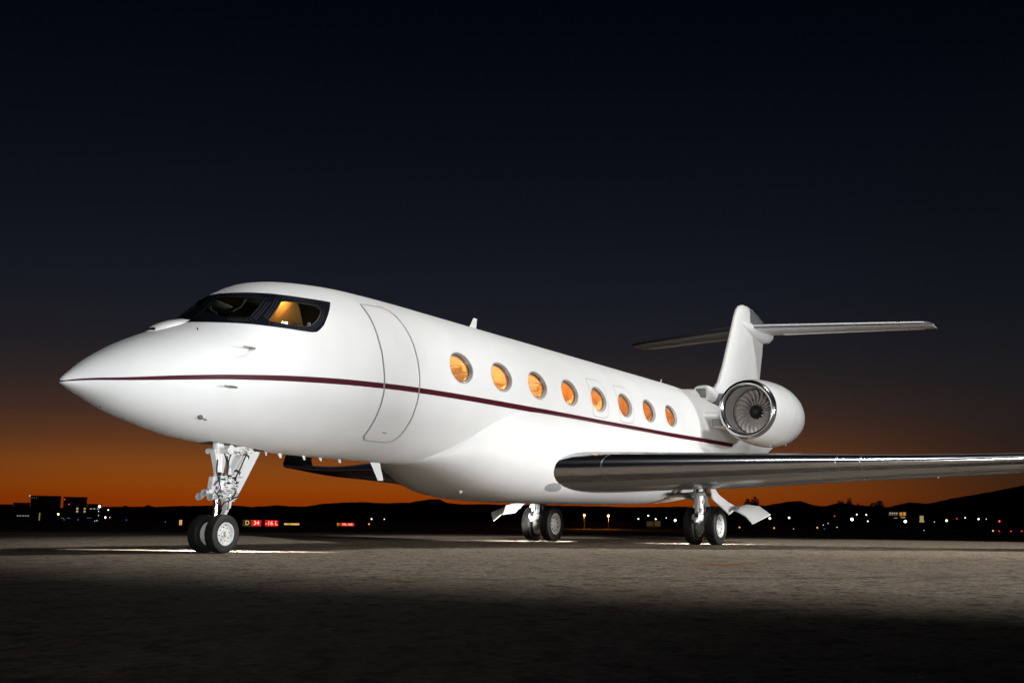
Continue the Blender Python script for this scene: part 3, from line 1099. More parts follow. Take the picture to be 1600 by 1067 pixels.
# ---- blade antennas
def blade(x0, x1, z0, x2, x3, z1, y=0.0, t=.022, name='blade_antenna', m='white'):
    zr = z0
    def sec(a, b, z, th):
        c = b-a
        return [(a, y, z), (a+.25*c, y-th/2, z), (a+.7*c, y-th/2.4, z), (b, y, z), (a+.7*c, y+th/2.4, z), (a+.25*c, y+th/2, z)]
    return MB().loft([sec(x0, x1, zr, t), sec(x2, x3, z1, t*.6)]).build(name, M[m], JET)
blade(9.26, 9.56, 4.19, 9.47, 9.60, 4.47)
blade(7.78, 7.86, 4.19, 7.83, 7.87, 4.27, t=.015)
blade(18.98, 19.07, 4.18, 19.08, 19.13, 4.36, t=.018)
for x in (3.95, 4.50, 4.90, 5.38):
    blade(x, x+.09, 1.475, x+.05, x+.10, 1.40, t=.025)
blade(3.66, 3.72, 1.49, 3.69, 3.72, 1.42, t=.02, name='drain_mast')
blade(6.22, 6.50, 1.47, 6.46, 6.62, 1.15, y=-0.02, t=.03)
MB().box((6.36, -0.02, 1.458), (.46, .10, .02), None, .008).build('antenna_base', M['ring'], JET)

# ---- belly fairing between the wings
FX = [6.75, 7.1, 7.4, 7.7, 8.1, 8.6, 9.2, 9.9, 11, 13, 15, 16.8, 18, 19, 20, 21, 22]
FB = [1.47, 1.455, 1.40, 1.31, 1.17, 1.03, .935, .885, .865, .875, .90, .95, 1.02, 1.11, 1.24, 1.40, 1.60]
FW = [.22, .52, .78, 1.00, 1.24, 1.43, 1.58, 1.68, 1.74, 1.76, 1.74, 1.68, 1.60, 1.50, 1.36, 1.15, .8]
FC = [1.62, 1.64, 1.68, 1.76, 1.86, 1.92, 1.93, 1.92, 1.90, 1.90, 1.90, 1.90, 1.92, 1.96, 2.0, 2.05, 2.1]
FT = [1.8, 1.95, 2.15, 2.35, 2.65, 2.85, 2.95, 3.0, 3.0, 3.0, 3.0, 3.0, 2.95, 2.9, 2.8, 2.6, 2.5]
FXs = np.concatenate([np.arange(6.75, 10, .05), np.arange(10, 22.01, .1)])
fb, fw, fc, ft = (pchip(np.array(FX), np.array(q), FXs) for q in (FB, FW, FC, FT))
rings = []
NE = lambda x: float(np.interp(x, [7.4, 9.0, 17.5, 20], [2.35, 3.2, 3.2, 2.4]))
for x, b_, w_, c_, t_ in zip(FXs, fb, fw, fc, ft):
    r = []
    ne = NE(x)
    for k in range(96):
        a = 2*PI*k/96
        ca, sa = math.cos(a), math.sin(a)
        y = w_*math.copysign(abs(ca)**(2/ne), ca)
        if sa < 0:
            z = c_-(c_-b_)*abs(sa)**(2/ne)
        else:
            z = c_+(t_-c_)*abs(sa)**(2/2.0)
            y = w_*ca
        r.append((x, y, z))
    rings.append(r)
fair = MB().loft(rings).build('belly_fairing', M['paint'], JET, sharp=60)
# landing light window in the fairing flank, glowing bead painted in as a highlight, drains
def fair_pt(x, a):
    q = [float(np.interp(x, FXs, v)) for v in (fb, fw, fc, ft)]
    ca, sa = math.cos(a), math.sin(a)
    ne = NE(x)
    return Vector((x, q[1]*math.copysign(abs(ca)**(2/ne), ca), q[2]-(q[2]-q[0])*abs(sa)**(2/ne)))


for s in (-1, 1):
    xl_ = 10.15
    al = min((abs(fair_pt(xl_, PI+k*.01)[2]-1.141), PI+k*.01) for k in range(1, 157))[1]

    def lens_ring(k, off):
        out = []
        for t in np.linspace(0, 2*PI, 40, endpoint=False):
            x = xl_+.27*k*math.cos(t)+.05*k*math.sin(t); a = al+.125*k*math.sin(t)
            p = fair_pt(x, a)
            n = (fair_pt(x, a+.02)-fair_pt(x, a-.02)).cross(Vector((1, 0, 0))).normalized()
            if n.z > 0:
                n = -n
            p += n*off
            out.append((p.x, -s*-1*abs(p.y) if s > 0 else -abs(p.y), p.z))
        return out
    ll = MB().loft([lens_ring(1.06, -.004), lens_ring(1.05, .005), lens_ring(1.0, .005), lens_ring(.98, .003)], False, False).build('landing_light', M['ring'], fair)
    MB().loft([lens_ring(.99, .003), lens_ring(.6, .005), lens_ring(.2, .006), lens_ring(.01, .006)], False, True).build('lamp_reflector', M['reflector'], ll)
MB().lathe((8.62, -0.30, 1.035), (-.2, -.1, -1), [(-.03, .05), (.0, .055), (.03, .04), (.05, .012), (.05, 0)], 20).build('drain_cap', M['white'], fair)
MB().box((8.25, -0.45, 1.17), (.10, .06, .03), Matrix.Rotation(.5, 3, 'Y'), .01).build('drain_scoop', M['black'], fair)
MB().lathe((15.6, -0.85, 1.0), (0, -.2, -1), [(-.03, .05), (.0, .055), (.03, .04), (.05, .012), (.05, 0)], 20).build('highlight_bead', M['glint'], fair)  # glows to imitate a highlight on the polished fairing

# ------------------------------------------------------------------ wings
def airfoil(tc, n=26, te=0.0025, camber=0.012):
    """closed loop, starting at the trailing edge, over the top, back underneath; (x/c, z/c)"""
    b = np.linspace(0, PI, n)
    x = (1-np.cos(b))/2
    yt = 5*tc*(0.3700*np.sqrt(x)-0.2660*x-0.2316*x**2+0.1993*x**3-0.0710*x**4)*0.95
    cm = camber*4*x*(1-x)*(0.4+0.9*x)
    up = [(x[i], cm[i]+yt[i]+te*x[i]) for i in range(n-1, -1, -1)]
    lo = [(x[i], cm[i]-yt[i]-te*x[i]) for i in range(1, n)]
    return up+lo


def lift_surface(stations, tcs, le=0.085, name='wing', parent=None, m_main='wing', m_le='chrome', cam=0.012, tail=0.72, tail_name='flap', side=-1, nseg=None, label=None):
    """stations: (x_le, y, z, chord, drop of the trailing edge, cant in degrees). y is positive outboard."""
    N_ = 26
    secs = []
    for (xl, y, z, c, dz, cant), tc in zip(stations, tcs):
        a = airfoil(tc, N_, camber=cam)
        ct = math.radians(cant)
        up = Vector((0, -math.sin(ct), math.cos(ct)))
        sec = []
        for xc, zc in a:
            p = Vector((xl+xc*c, y, z))+up*(zc*c-dz*xc)
            sec.append((p.x, side*p.y, p.z, xc))
        secs.append(sec)
    n = len(secs[0])
    out = []
    for which in ('le', 'main'):
        idx = [i for i in range(n) if (secs[0][i][3] <= le+1e-6)]
        if which == 'le':
            use = idx
            rings = [[s[i][:3] for i in use] for s in secs]
            out.append(MB().loft(rings, False, False, closed=False))
        else:
            up = [i for i in range(n) if i <= idx[0]]
            lo = [i for i in range(n) if i >= idx[-1]]
            mb = MB()
            mb.loft([[s[i][:3] for i in up] for s in secs], False, False, closed=False)
            mb.loft([[s[i][:3] for i in lo] for s in secs], False, False, closed=False)
            mb.loft([[s[n-1][:3], s[0][:3]] for s in secs], False, False, closed=False)
            # end cap at tip
            mb.add([q[:3] for q in secs[-1]], [tuple(range(n))])
            mb.add([q[:3] for q in secs[0]], [tuple(range(n))])
            out.append(mb)
    main = out[1].build(name, M[m_main], parent, 50)
    out[0].build('leading_edge', M[m_le], main, 60)
    return main, secs


def fix_normals(o):
    import bmesh
    bm = bmesh.new(); bm.from_mesh(o.data)
    bmesh.ops.recalc_face_normals(bm, faces=bm.faces)
    bm.to_mesh(o.data); bm.free()


def le_x(y):
    return 9.87+(y-1.7)*0.802


def te_x(y):
    return np.interp(y, [1.2, 1.7, 5.0, 14.2], [17.15, 17.2, 17.75, 21.5])


def zle(y):
    return float(pchip(np.array([1.2, 1.7, 5, 8.5, 13.9]), np.array([1.487, 1.51, 1.665, 1.83, 2.25]), np.array([y]))[0])


ys = [1.2, 1.7]+[2.2+.45*k for k in range(26)]+[13.9]
stn, tcs = [], []
for y in ys:
    zl = zle(y)
    dz = float(np.interp(y, [1.2, 3, 5, 8, 14], [.17, .18, .15, .11, .04]))
    stn.append((le_x(y), y, zl, float(te_x(y))-le_x(y), dz, 0))
    tcs.append(float(np.interp(y, [1.2, 2.6, 5, 7, 14], [.105, .106, .100, .085, .08])))
# blended winglet
zw, yw, xw, cw = zle(13.9), 13.9, le_x(13.9), float(te_x(13.9))-le_x(13.9)
for cant, ds, cc in ((18, .22, .95), (36, .22, .90), (54, .22, .84), (68, .25, .76), (74, .45, .62), (74, .55, .42)):
    yw += ds*math.cos(math.radians(cant-8)); zw += ds*math.sin(math.radians(cant-8)); xw += ds*1.05
    stn.append((xw, yw, zw, cw*cc, .03, cant)); tcs.append(.085)
for side in (-1, 1):
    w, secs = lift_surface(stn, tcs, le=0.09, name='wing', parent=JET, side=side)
    # leading edge joint bands
    for yj in (2.35, 6.05, 6.45):
        k = [np.interp(yj, ys, [s[i] for s in stn[:len(ys)]]) for i in range(5)]
        a = airfoil(float(np.interp(yj, ys, tcs[:len(ys)])), 26)
        r0, r1 = [], []
        for xc, zc in a:
            if xc > 0.09:
                continue
            for r, dy in ((r0, -.010), (r1, .010)):
                r.append((le_x(yj+dy)+xc*k[3]*1.0-0.0035, side*(yj+dy), k[2]+(zc*1.01)*k[3]-k[4]*xc))
        MB().loft([r0, r1], False, False, closed=False).build('leading_edge_joint', M['steel'], w)
    # flap and aileron gaps on the underside, hinge fairings
    for y0, y1, nm in ((2.6, 8.8, 'flap'), (9.0, 13.4, 'aileron')):
        rows = []
        for yy in np.linspace(y0, y1, 9):
            c = float(te_x(yy))-le_x(yy); zl = zle(yy); dz = float(np.interp(yy, [1.2, 3, 5, 8, 14], [.17, .18, .15, .11, .04]))
            tc_ = float(np.interp(yy, [1.2, 2.6, 5, 7, 14], [.105, .106, .100, .085, .08]))
            a = [q for q in airfoil(tc_, 26)[26:] if 0.74 < q[0] < 0.995]
            rows.append([(le_x(yy)+xc*c, side*yy, zl+zc*c-dz*xc-0.012) for xc, zc in a])
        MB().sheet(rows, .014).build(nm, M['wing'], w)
    for x_, y_ in ((16.3, 5.8), (17.4, 7.2), (19.0, 9.7)):
        MB().tube([(x_+.6, side*y_, zle(y_)-.14), (x_+.62, side*y_, zle(y_)-.19)], [.02, .012], 8).build('drain_stub', M['white'], w)

# ------------------------------------------------------------------ fin and tailplane
def sec_fin(z, x0, x1, t, n=26):
    a = airfoil(1.0, n, te=0, camber=0)
    c = x1-x0
    mx = max(q[1] for q in a)
    return [(x0+xc*c, zc/mx*t/2, z, xc) for xc, zc in a]


fin_st = [(3.85, 21.9, 27.9, .42), (4.15, 22.55, 27.6, .42), (4.45, 23.10, 27.45, .42), (4.8, 23.62, 27.5, .41), (5.3, 24.05, 27.68, .40), (6.0, 24.52, 28.0, .38), (6.7, 24.98, 28.25, .36),
          (7.15, 25.27, 28.2, .34), (7.42, 25.50, 28.0, .31), (7.56, 25.72, 27.6, .24), (7.64, 26.05, 27.2, .13), (7.66, 26.35, 26.8, .04)]
fs_ = [sec_fin(*q) for q in fin_st]
le_i = [i for i in range(len(fs_[0])) if fs_[0][i][3] <= .006]
mb = MB(); n = len(fs_[0])
mb.loft([[s[i][:3] for i in range(0, le_i[0]+1)] for s in fs_], False, False, closed=False)
mb.loft([[s[i][:3] for i in range(le_i[-1], n)] for s in fs_], False, False, closed=False)
mb.add([q[:3] for q in fs_[-1]], [tuple(range(n))])
fin = mb.build('vertical_fin', M['white'], JET, 50)
MB().loft([[s[i][:3] for i in le_i] for s in fs_], False, False, closed=False).build('leading_edge', M['white'], fin, 60)
# rudder
rd = []
for z, x0, x1, t in ((4.75, 26.5, 27.46, .20), (5.5, 26.85, 27.74, .17), (6.4, 27.2, 28.1, .14)):
    rd.append([(x0, -t/2-.015, z), (x1+.03, -.012, z), (x1+.03, .012, z), (x0, t/2+.015, z)])
MB().loft(rd).build('rudder', M['white'], fin, 30)
# dorsal spine and ram air inlet
dr = []
for x, w, zt_ in ((19.9, .10, 4.16), (20.5, .26, 4.24), (21.4, .34, 4.34), (22.3, .36, 4.42), (23.2, .34, 4.52), (24.3, .27, 4.60), (25.5, .2, 4.6)):
    dr.append([(x, w*math.cos(a), 3.85+(zt_-3.85)*math.sin(a)**0.8) for a in np.linspace(0, PI, 17)])
dorsal = MB().loft(dr, True, True, closed=False).build('dorsal_fairing', M['white'], JET, 50)
sc = []
for x, w, h, z0 in ((21.28, .23, .42, 3.98), (21.42, .26, .46, 3.98), (21.9, .25, .44, 3.98), (22.3, .18, .30, 4.0)):
    sc.append([(x, -0.32+w*c_, z0+h/2+h/2*s_) for c_, s_ in [(math.copysign(abs(math.cos(a))**.6, math.cos(a)), math.copysign(abs(math.sin(a))**.6, math.sin(a))) for a in np.linspace(0, 2*PI, 20, endpoint=False)]])
scoop = MB().loft(sc).build('ram_air_inlet', M['white'], JET, 50)
MB().box((21.275, -.32, 4.19), (.02, .30, .27), None, .008).build('inlet_opening', M['bay'], scoop)
cs = []
for x, r in ((21.9, .16), (22.3, .27), (22.9, .33), (23.6, .30), (24.4, .18)):
    cs.append([(x, -.45+.8*r*math.cos(a), 4.02+r*math.sin(a)) for a in np.linspace(0, 2*PI, 20, endpoint=False)])
MB().loft(cs).build('heat_exchanger_fairing', M['grey_finshade'], JET, 60)
# bullet fairing at the tailplane joint
bu = []
for x, w, z0, z1 in ((25.35, .05, 6.90, 7.0), (25.6, .19, 6.80, 7.08), (26.2, .25, 6.70, 7.12), (27.0, .27, 6.62, 7.12), (28.0, .24, 6.62, 7.12), (28.7, .17, 6.72, 7.14), (29.15, .10, 6.90, 7.14), (29.25, .05, 6.98, 7.12)):
    r = []
    for k in range(24):
        a = 2*PI*k/24
        r.append((x, w*math.copysign(abs(math.cos(a))**.8, math.cos(a)), (z0+z1)/2+(z1-z0)/2*math.copysign(abs(math.sin(a))**.8, math.sin(a))))
    bu.append(r)
bullet = MB().loft(bu).build('tail_bullet_fairing', M['white'], JET, 50)
tp = []  # dark cap: the tailplane's shadow on the fin top, put into colour
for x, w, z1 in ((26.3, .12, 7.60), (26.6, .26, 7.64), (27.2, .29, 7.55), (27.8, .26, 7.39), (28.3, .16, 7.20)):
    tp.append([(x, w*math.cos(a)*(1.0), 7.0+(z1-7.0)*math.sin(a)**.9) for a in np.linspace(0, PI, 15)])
MB().loft(tp, True, True, closed=False).build('fin_cap_shade', M['grey_finshade'], bullet, 50)
hs_y = [.12, .6, 1.5, 3.0, 4.5, 5.15, 5.33, 5.38]
hst, htc = [], []
for y in hs_y:
    xl = 26.35+(y-.12)*.512 + (0.12 if y == 5.33 else 0.42 if y > 5.35 else 0)
    xt = 28.55+(y-.12)*.36
    hst.append((xl, y, 6.98+(y-.12)*.026, xt-xl, .0, 0)); htc.append(.095 if y < 5.2 else .07)
for side in (-1, 1):
    h, _ = lift_surface(hst, htc, le=.07, name='horizontal_stabilizer', parent=JET, side=side, m_main='white', m_le='satin', cam=-0.004)
    rows = []
    for yy in np.linspace(.7, 5.0, 6):
        xl = 26.35+(yy-.12)*.512; xt = 28.55+(yy-.12)*.36; c = xt-xl
        a = [q for q in airfoil(.095, 26, camber=-.004)[26:] if 0.72 < q[0] < 0.995]
        rows.append([(xl+xc*c, side*yy, 6.98+(yy-.12)*.026+zc*c-.010) for xc, zc in a])
    MB().sheet(rows, .012).build('elevator', M['white'], h)

# ------------------------------------------------------------------ engines
def engine(side):
    cy, cz, x0 = side*2.6, 3.375, 18.38
    c, d = (x0, cy, cz), (1, 0, 0)
    outer = [(.12, .756), (.25, .785), (.5, .820), (.9, .850), (1.297, .866), (1.300, .861), (1.306, .861), (1.309, .866), (1.7, .868), (2.1, .845), (2.5, .790), (2.9, .695), (3.25, .58), (3.45, .51)]
    nac = MB().lathe(c, d, outer+[(3.45, .48), (3.0, .50)], 72).build('engine_nacelle', M['nac'], JET, 40)
    MB().lathe(c, d, [(.122, .757), (.07, .748), (.03, .728), (.008, .703), (0, .675), (.008, .648), (.035, .622), (.08, .604), (.14, .596)], 72).build('inlet_lip', M['lip'], nac, 60)
    MB().lathe(c, d, [(.14, .5955), (.30, .592), (.55, .600), (.78, .612), (1.25, .612)], 72).build('inlet_duct', M['duct'], nac, 60)
    MB().lathe(c, d, [(.795, .611), (.795, .600), (.80, .597), (.815, .600), (.815, .611)], 72).build('rub_strip', M['black'], nac, 30)
    MB().lathe((x0+.62, cy, cz), d, [(0, 0), (.015, .05), (.06, .105), (.13, .150), (.22, .185), (.30, .205), (.45, .22)], 40).build('spinner', M['black'], nac, 60)
    bolts = MB()
    for k in range(12):
        a = 2*PI*k/12
        bolts.lathe((x0+.82, cy+.178*math.cos(a), cz+.178*math.sin(a)), (-1, .5*math.cos(a), .5*math.sin(a)), [(0, .016), (.014, .016), (.018, 0)], 8)
    bolts.build('spinner_bolts', M['steel'], nac)
    MB().lathe((x0+1.25, cy, cz), d, [(0, .20), (.01, .62)], 48).build('stator_disc', M['dark'], nac)
    st = MB()
    for k in range(40):
        a = 2*PI*k/40
        e = Vector((0, math.cos(a), math.sin(a))); t = Vector((0, -math.sin(a), math.cos(a)))
        o = Vector((x0+1.16, cy, cz))
        st.plate([o+e*.22-t*.006, o+e*.61-t*.008, o+e*.61+t*.03+Vector((.07, 0, 0)), o+e*.22+t*.02+Vector((.07, 0, 0))], .006)
    st.build('stator_vanes', M['blade'], nac)
    # one wide-chord blade, then 24 objects sharing its mesh
    rows = []
    for r in np.linspace(.19, .596, 9):
        q = (r-.19)/.406
        tw = math.radians(22+40*q)          # stagger from the axis
        ch = .105+.065*math.sin(PI*min(1, q*1.05)*.62)
        sw = 0.10*q**2-.05*math.sin(PI*q)   # lean of the stack line
        row = []
        for u_ in np.linspace(-.5, .5, 6):
            bow = .016*(1-(2*u_)**2)
            ax = u_*ch*math.cos(tw)-bow*math.sin(tw)+.06*q
            ta = u_*ch*math.sin(tw)+bow*math.cos(tw)+sw*r*1.2
            row.append((ax, r*math.sin(ta/r), r*math.cos(ta/r)))
        rows.append(row)
    blades = []
    b0 = MB().sheet(rows, .007).build('fan_blade', M['blade'], nac, 50)
    b0.location = (x0+.88, cy, cz)
    for k in range(1, 24):
        b = b0.copy(); C.objects.link(b); b.parent = nac
        b.rotation_euler = (2*PI*k/24, 0, 0)
    # exhaust and plug
    MB().lathe(c, d, [(3.0, .44), (3.45, .43), (3.8, .36), (3.8, .34), (3.3, .39)], 48).build('exhaust_nozzle', M['steel'], nac, 40)
    MB().lathe(c, d, [(3.1, .22), (3.7, .17), (4.0, .03), (4.01, 0)], 32).build('exhaust_plug', M['steel'], nac, 40)
    # anti-ice vent, little lamps
    MB().box((x0+.42, cy+side*-.60, cz-.54), (.14, .03, .06), None, .012).build('cowl_vent', M['black'], nac)
    for p in ((1.3, -.77), (2.7, -.66)):
        MB().tube([(x0+p[0], cy+side*.20, cz+p[1]-.02), (x0+p[0]+.02, cy+side*.20, cz+p[1]-.10)], [.02, .012], 8).build('drain_mast', M['white'], nac)
    # pylon
    py = []
    for k, (y, xl, xt, t) in enumerate(((.95, 18.75, 23.6, .42), (1.35, 19.0, 23.3, .34), (1.6, 19.15, 23.1, .28), (1.9, 19.25, 22.9, .26))):
        a = airfoil(1.0, 20, te=0, camber=0); mx = max(q[1] for q in a)
        py.append([(xl+xc*(xt-xl), side*y, 3.30+zc/mx*t/2) for xc, zc in a])
    pyl = MB().loft(py).build('engine_pylon', M['white'], JET, 50)
    # precooler inlet under the pylon's nose
    pi_ = MB().box((19.55, side*1.60, 3.13), (.8, .46, .24), None, .03).build('precooler_inlet', M['white'], JET)
    MB().box((19.145, side*1.60, 3.13), (.02, .40, .19), None, .008).build('inlet_grille', M['bay'], pi_)
    return nac


for s in (-1, 1):
    engine(s)

# ------------------------------------------------------------------ landing gear
def wheel(name, c, R_, w, rr, n_holes, side, main=True):
    cx, cy, cz = c
    d = (0, side, 0)
    h = w/2
    prof_t = [(-h*.62, rr), (-h*.86, rr*1.06), (-h, rr+(R_-rr)*.45), (-h*.96, rr+(R_-rr)*.72), (-h*.80, rr+(R_-rr)*.93), (-h*.66, R_*.99)]
    g = 4 if main else 3
    tread = []
    xs_ = np.linspace(-h*.6, h*.6, g+1)
    for i in range(g):
        a, b = xs_[i], xs_[i+1]
        tread += [(a+.006, R_*(1-.012*abs(a/h)**2)), (b-.006, R_*(1-.012*abs(b/h)**2)), (b-.004, R_-.012), (b+.004, R_-.012)]
    tread = tread[:-2]
    pt = prof_t+tread+[(-a, r) for a, r in reversed(prof_t)]
    ty_v = MB().lathe((0, 0, 0), d, pt, 64)
    # weight flattens the bottom
    ty_v.v = [(x, y, max(z, -cz+0.0015) if z < 0 else z) for x, y, z in ty_v.v]
    root = bpy.data.objects.new(name, None); C.objects.link(root); root.parent = JET; root.location = c
    ty_v.build('tyre', M['tyre'], root, 35)
    o = h*.78
    if main:
        rp = [(o*1.0, rr*.99), (o*1.06, rr*1.03), (o*1.08, rr*.98), (o*.95, rr*.90), (o*.75, rr*.86), (o*.68, rr*.70), (o*.72, rr*.45), (o*.95, rr*.36), (o*1.0, rr*.20), (o*.92, 0)]
    else:
        rp = [(o*1.0, rr*.99), (o*1.05, rr*1.04), (o*1.08, rr*.97), (o*.90, rr*.88), (o*.55, rr*.80), (o*.48, rr*.55), (o*.55, rr*.36), (o*.85, rr*.34), (o*.9, rr*.26), (o*.8, rr*.24)]
    mb = MB().lathe((0, 0, 0), d, rp, 48)
    mb.lathe((0, 0, 0), d, [(-a, r) for a, r in rp], 48)
    mb.lathe((0, 0, 0), d, [(-o, rr*.97), (o, rr*.97)], 48)
    mb.build('rim', M['rim'], root, 35)
    hb = MB()
    for k in range(n_holes):
        a = 2*PI*k/n_holes+.2
        r = rr*(.66 if main else .62)
        yb = o*(.70 if main else .53)*side
        p = Vector((r*math.cos(a), yb, r*math.sin(a)))
        e = Vector((math.cos(a), 0, math.sin(a))); t = Vector((-math.sin(a), 0, math.cos(a)))
        ra, rb = (rr*.13, rr*.075) if main else (rr*.055, rr*.055)
        ring0 = [p+Vector((0, side*.004, 0))+e*ra*math.cos(q)+t*rb*math.sin(q) for q in np.linspace(0, 2*PI, 12, endpoint=False)]
        ring1 = [q+Vector((0, side*.004, 0)) for q in ring0]
        hb.loft([ring0, ring1])
    hb.build('vent_holes', M['black'], root)
    hub = MB().lathe((0, 0, 0), d, [(o*.85, rr*.24), (o*1.02, rr*.22), (o*1.06, rr*.14), (o*1.0, rr*.12), (o*.9, 0)], 24)
    hub.build('hub_cap', M['steel'] if not main else M['rim'], root, 40)
    bt = MB()
    for k in range(n_holes):
        a = 2*PI*(k+.5)/n_holes+.2
        bt.lathe((rr*.80*math.cos(a), o*(.73 if main else .56)*side, rr*.80*math.sin(a)), d, [(0, .011), (.012, .010), (.014, 0)], 6)
    bt.build('wheel_bolts', M['steel'], root)
    return root


wheel('nose_wheel', (2.70, -.167, .2665), .2665, .185, .155, 8, -1, False)
wheel('nose_wheel', (2.70, .167, .2665), .2665, .185, .155, 8, 1, False)
for s in (-1, 1):
    for o in (-.262, .262):
        wheel('main_wheel', (16.41, s*2.187+o, .4445), .4445, .285, .262, 10, -1 if o < 0 else 1)

G = M['gear']
# nose gear leg
ng = MB()
ng.tube([(2.71, 0, 1.62), (2.71, 0, 1.45), (2.735, 0, 1.30), (2.735, 0, 1.16)], [.085, .082, .070, .066], 20).plate([(2.59, 0, 1.44), (2.85, 0, 1.44), (2.80, 0, 1.15), (2.68, 0, 1.15)], .09)
ng.tube([(2.735, 0, 1.16), (2.735, 0, 1.12)], .078, 20)
ng.tube([(2.735, 0, 1.12), (2.725, 0, .80)], [.070, .070], 20)
ng = ng.build('nose_gear_leg', G, JET, 40)
MB().tube([(2.72, -.22, 1.43), (2.72, .22, 1.43)], .042, 18).tube([(2.72, -.235, 1.43), (2.72, -.20, 1.43)], .055, 18).tube([(2.80, -.17, 1.455), (2.80, -.06, 1.455)], .062, 20).tube([(2.80, -.185, 1.455), (2.80, -.165, 1.455)], .035, 14).build('trunnion', G, ng, 40)
MB().tube([(2.725, 0, .82), (2.71, 0, .36)], .038, 18).build('chrome_piston', M['chrome'], ng, 40)
MB().box((2.80, 0, .93), (.24, .26, .22), None, .035).tube([(2.86, -.09, .78), (2.86, -.09, 1.06)], .050, 14).tube([(2.68, -.02, .80), (2.93, -.02, .80)], .06, 14).box((2.96, 0, .93), (.09, .18, .20), None, .02).build('steering_unit', G, ng, 40)
MB().tube([(2.87, -.05, 1.02), (2.90, -.05, 1.17)], [.045, .045], 14).tube([(2.90, -.05, 1.16), (2.905, -.05, 1.21)], .018, 10).build('steering_actuator', G, ng, 40)
MB().tube([(3.02, 0, 1.02), (3.15, 0, 1.20), (3.40, 0, 1.56)], [.045, .042, .045], 16).build('drag_brace', G, ng, 40)
MB().tube([(3.10, 0, 1.125), (3.12, 0, 1.155)], .050, 16).tube([(3.27, 0, 1.37), (3.285, 0, 1.39)], .050, 16).build('brace_bands', M['hose'], ng, 40)
MB().tube([(2.93, .07, .96), (3.02, .07, 1.07)], .03, 10).build('link_rod', G, ng, 40)
for yy in (-.12, .10):
    MB().tube([(2.80, yy, 1.44), (3.22, yy*.9, 1.53)], .032, 12).build('folding_link', G, ng, 40)
MB().plate([(2.86, .0, .76), (2.99, .0, .77), (2.97, .0, .63), (2.90, 0, .60)], .10).plate([(2.90, .0, .62), (2.97, .0, .64), (2.80, 0, .33), (2.74, 0, .34)], .07).build('torque_link', G, ng, 40)
MB().box((2.71, 0, .33), (.12, .12, .14), None, .03).tube([(2.70, -.26, .2665), (2.70, .26, .2665)], .03, 14).build('axle_fork', G, ng, 40)
MB().plate([(2.58, -.02, 1.06), (2.68, -.02, 1.06), (2.68, -.02, .88), (2.56, -.02, .90)], .08).plate([(2.52, 0, .86), (2.68, 0, .95), (2.68, 0, .88), (2.56, 0, .80)], .09).tube([(2.56, -.11, .80), (2.56, .11, .80)], .018, 10).build('light_bracket', G, ng, 40)
MB().box((2.66, -.06, .905), (.045, .01, .045)).build('purple_tag', M['caution'], ng)
hs = MB()
rnd = random.Random(3)
hs.tube([(2.64, -.07, 1.30), (2.62, -.08, 1.14), (2.66, -.09, 1.02), (2.60, -.07, .94)], .011, 8)
hs.tube([(2.83, -.06, 1.36), (2.85, -.08, 1.22), (2.84, -.07, 1.08)], .010, 8)
hs.tube([(2.92, -.05, 1.40), (2.86, -.07, 1.30), (2.87, -.06, 1.15)], .009, 8)
hs.tube([(2.82, -.10, .82), (2.86, -.13, .74), (2.78, -.10, .70), (2.74, -.06, .60)], .010, 8)
hs.tube([(2.90, -.10, .84), (2.94, -.12, .76), (2.86, -.10, .72), (2.88, -.08, .60)], .009, 8)
hs.tube([(2.79, -.05, 1.40), (2.80, -.10, 1.25), (2.79, -.11, 1.12), (2.84, -.12, 1.02)], .009, 8)
hs.tube([(3.24, -.05, 1.42), (3.10, -.07, 1.20), (2.98, -.10, 1.06), (2.99, -.12, .92)], .010, 8)
hs.tube([(2.68, -.09, 1.12), (2.64, -.12, 1.0), (2.67, -.13, .90), (2.63, -.10, .82)], .009, 8)
hs.tube([(2.97, -.09, 1.05), (3.01, -.12, .95), (2.98, -.11, .84), (2.93, -.09, .74)], .011, 8)
hs.tube([(2.60, -.08, .86), (2.64, -.11, .80), (2.70, -.09, .74), (2.76, -.07, .62)], .008, 8)
hs.box((2.69, -.075, 1.10), (.05, .02, .05)).box((2.765, -.075, 1.10), (.03, .02, .04)).box((2.90, -.14, .985), (.05, .03, .012)).box((2.80, -.14, .86), (.06, .03, .012))
hs.build('hydraulic_hoses', M['hose'], ng, 40)['kind'] = 'stuff'
cl = MB()
for k in range(26):
    x, z = rnd.uniform(2.66, 3.0), rnd.uniform(.78, 1.10)
    y = rnd.uniform(-.16, -.12)
    if rnd.random() < .5:
        cl.box((x, y, z), (rnd.uniform(.02, .06), .03, rnd.uniform(.02, .06)), Matrix.Rotation(rnd.uniform(0, 1), 3, 'Y'), .005)
    else:
        cl.tube([(x, y+.04, z), (x, y-.01, z)], rnd.uniform(.008, .02), 8)
for k in range(16):
    x = rnd.uniform(2.84, 3.3); z = 1.44+(x-2.84)*.18+rnd.uniform(-.08, .0)
    cl.tube([(x, -.10, z), (x+rnd.uniform(.03, .08), -.11, z+rnd.uniform(-.03, .03))], rnd.uniform(.010, .022), 8)
cl.build('fittings', G, ng, 35)['kind'] = 'stuff'
dk = MB()
for k in range(34):
    x, z = rnd.uniform(2.66, 3.04), rnd.uniform(.74, 1.12)
    dk.tube([(x, -.10, z), (x, -.178, z)], rnd.uniform(.004, .010), 7)
dk.build('dark_fasteners', M['hose'], ng, 35)['kind'] = 'stuff'
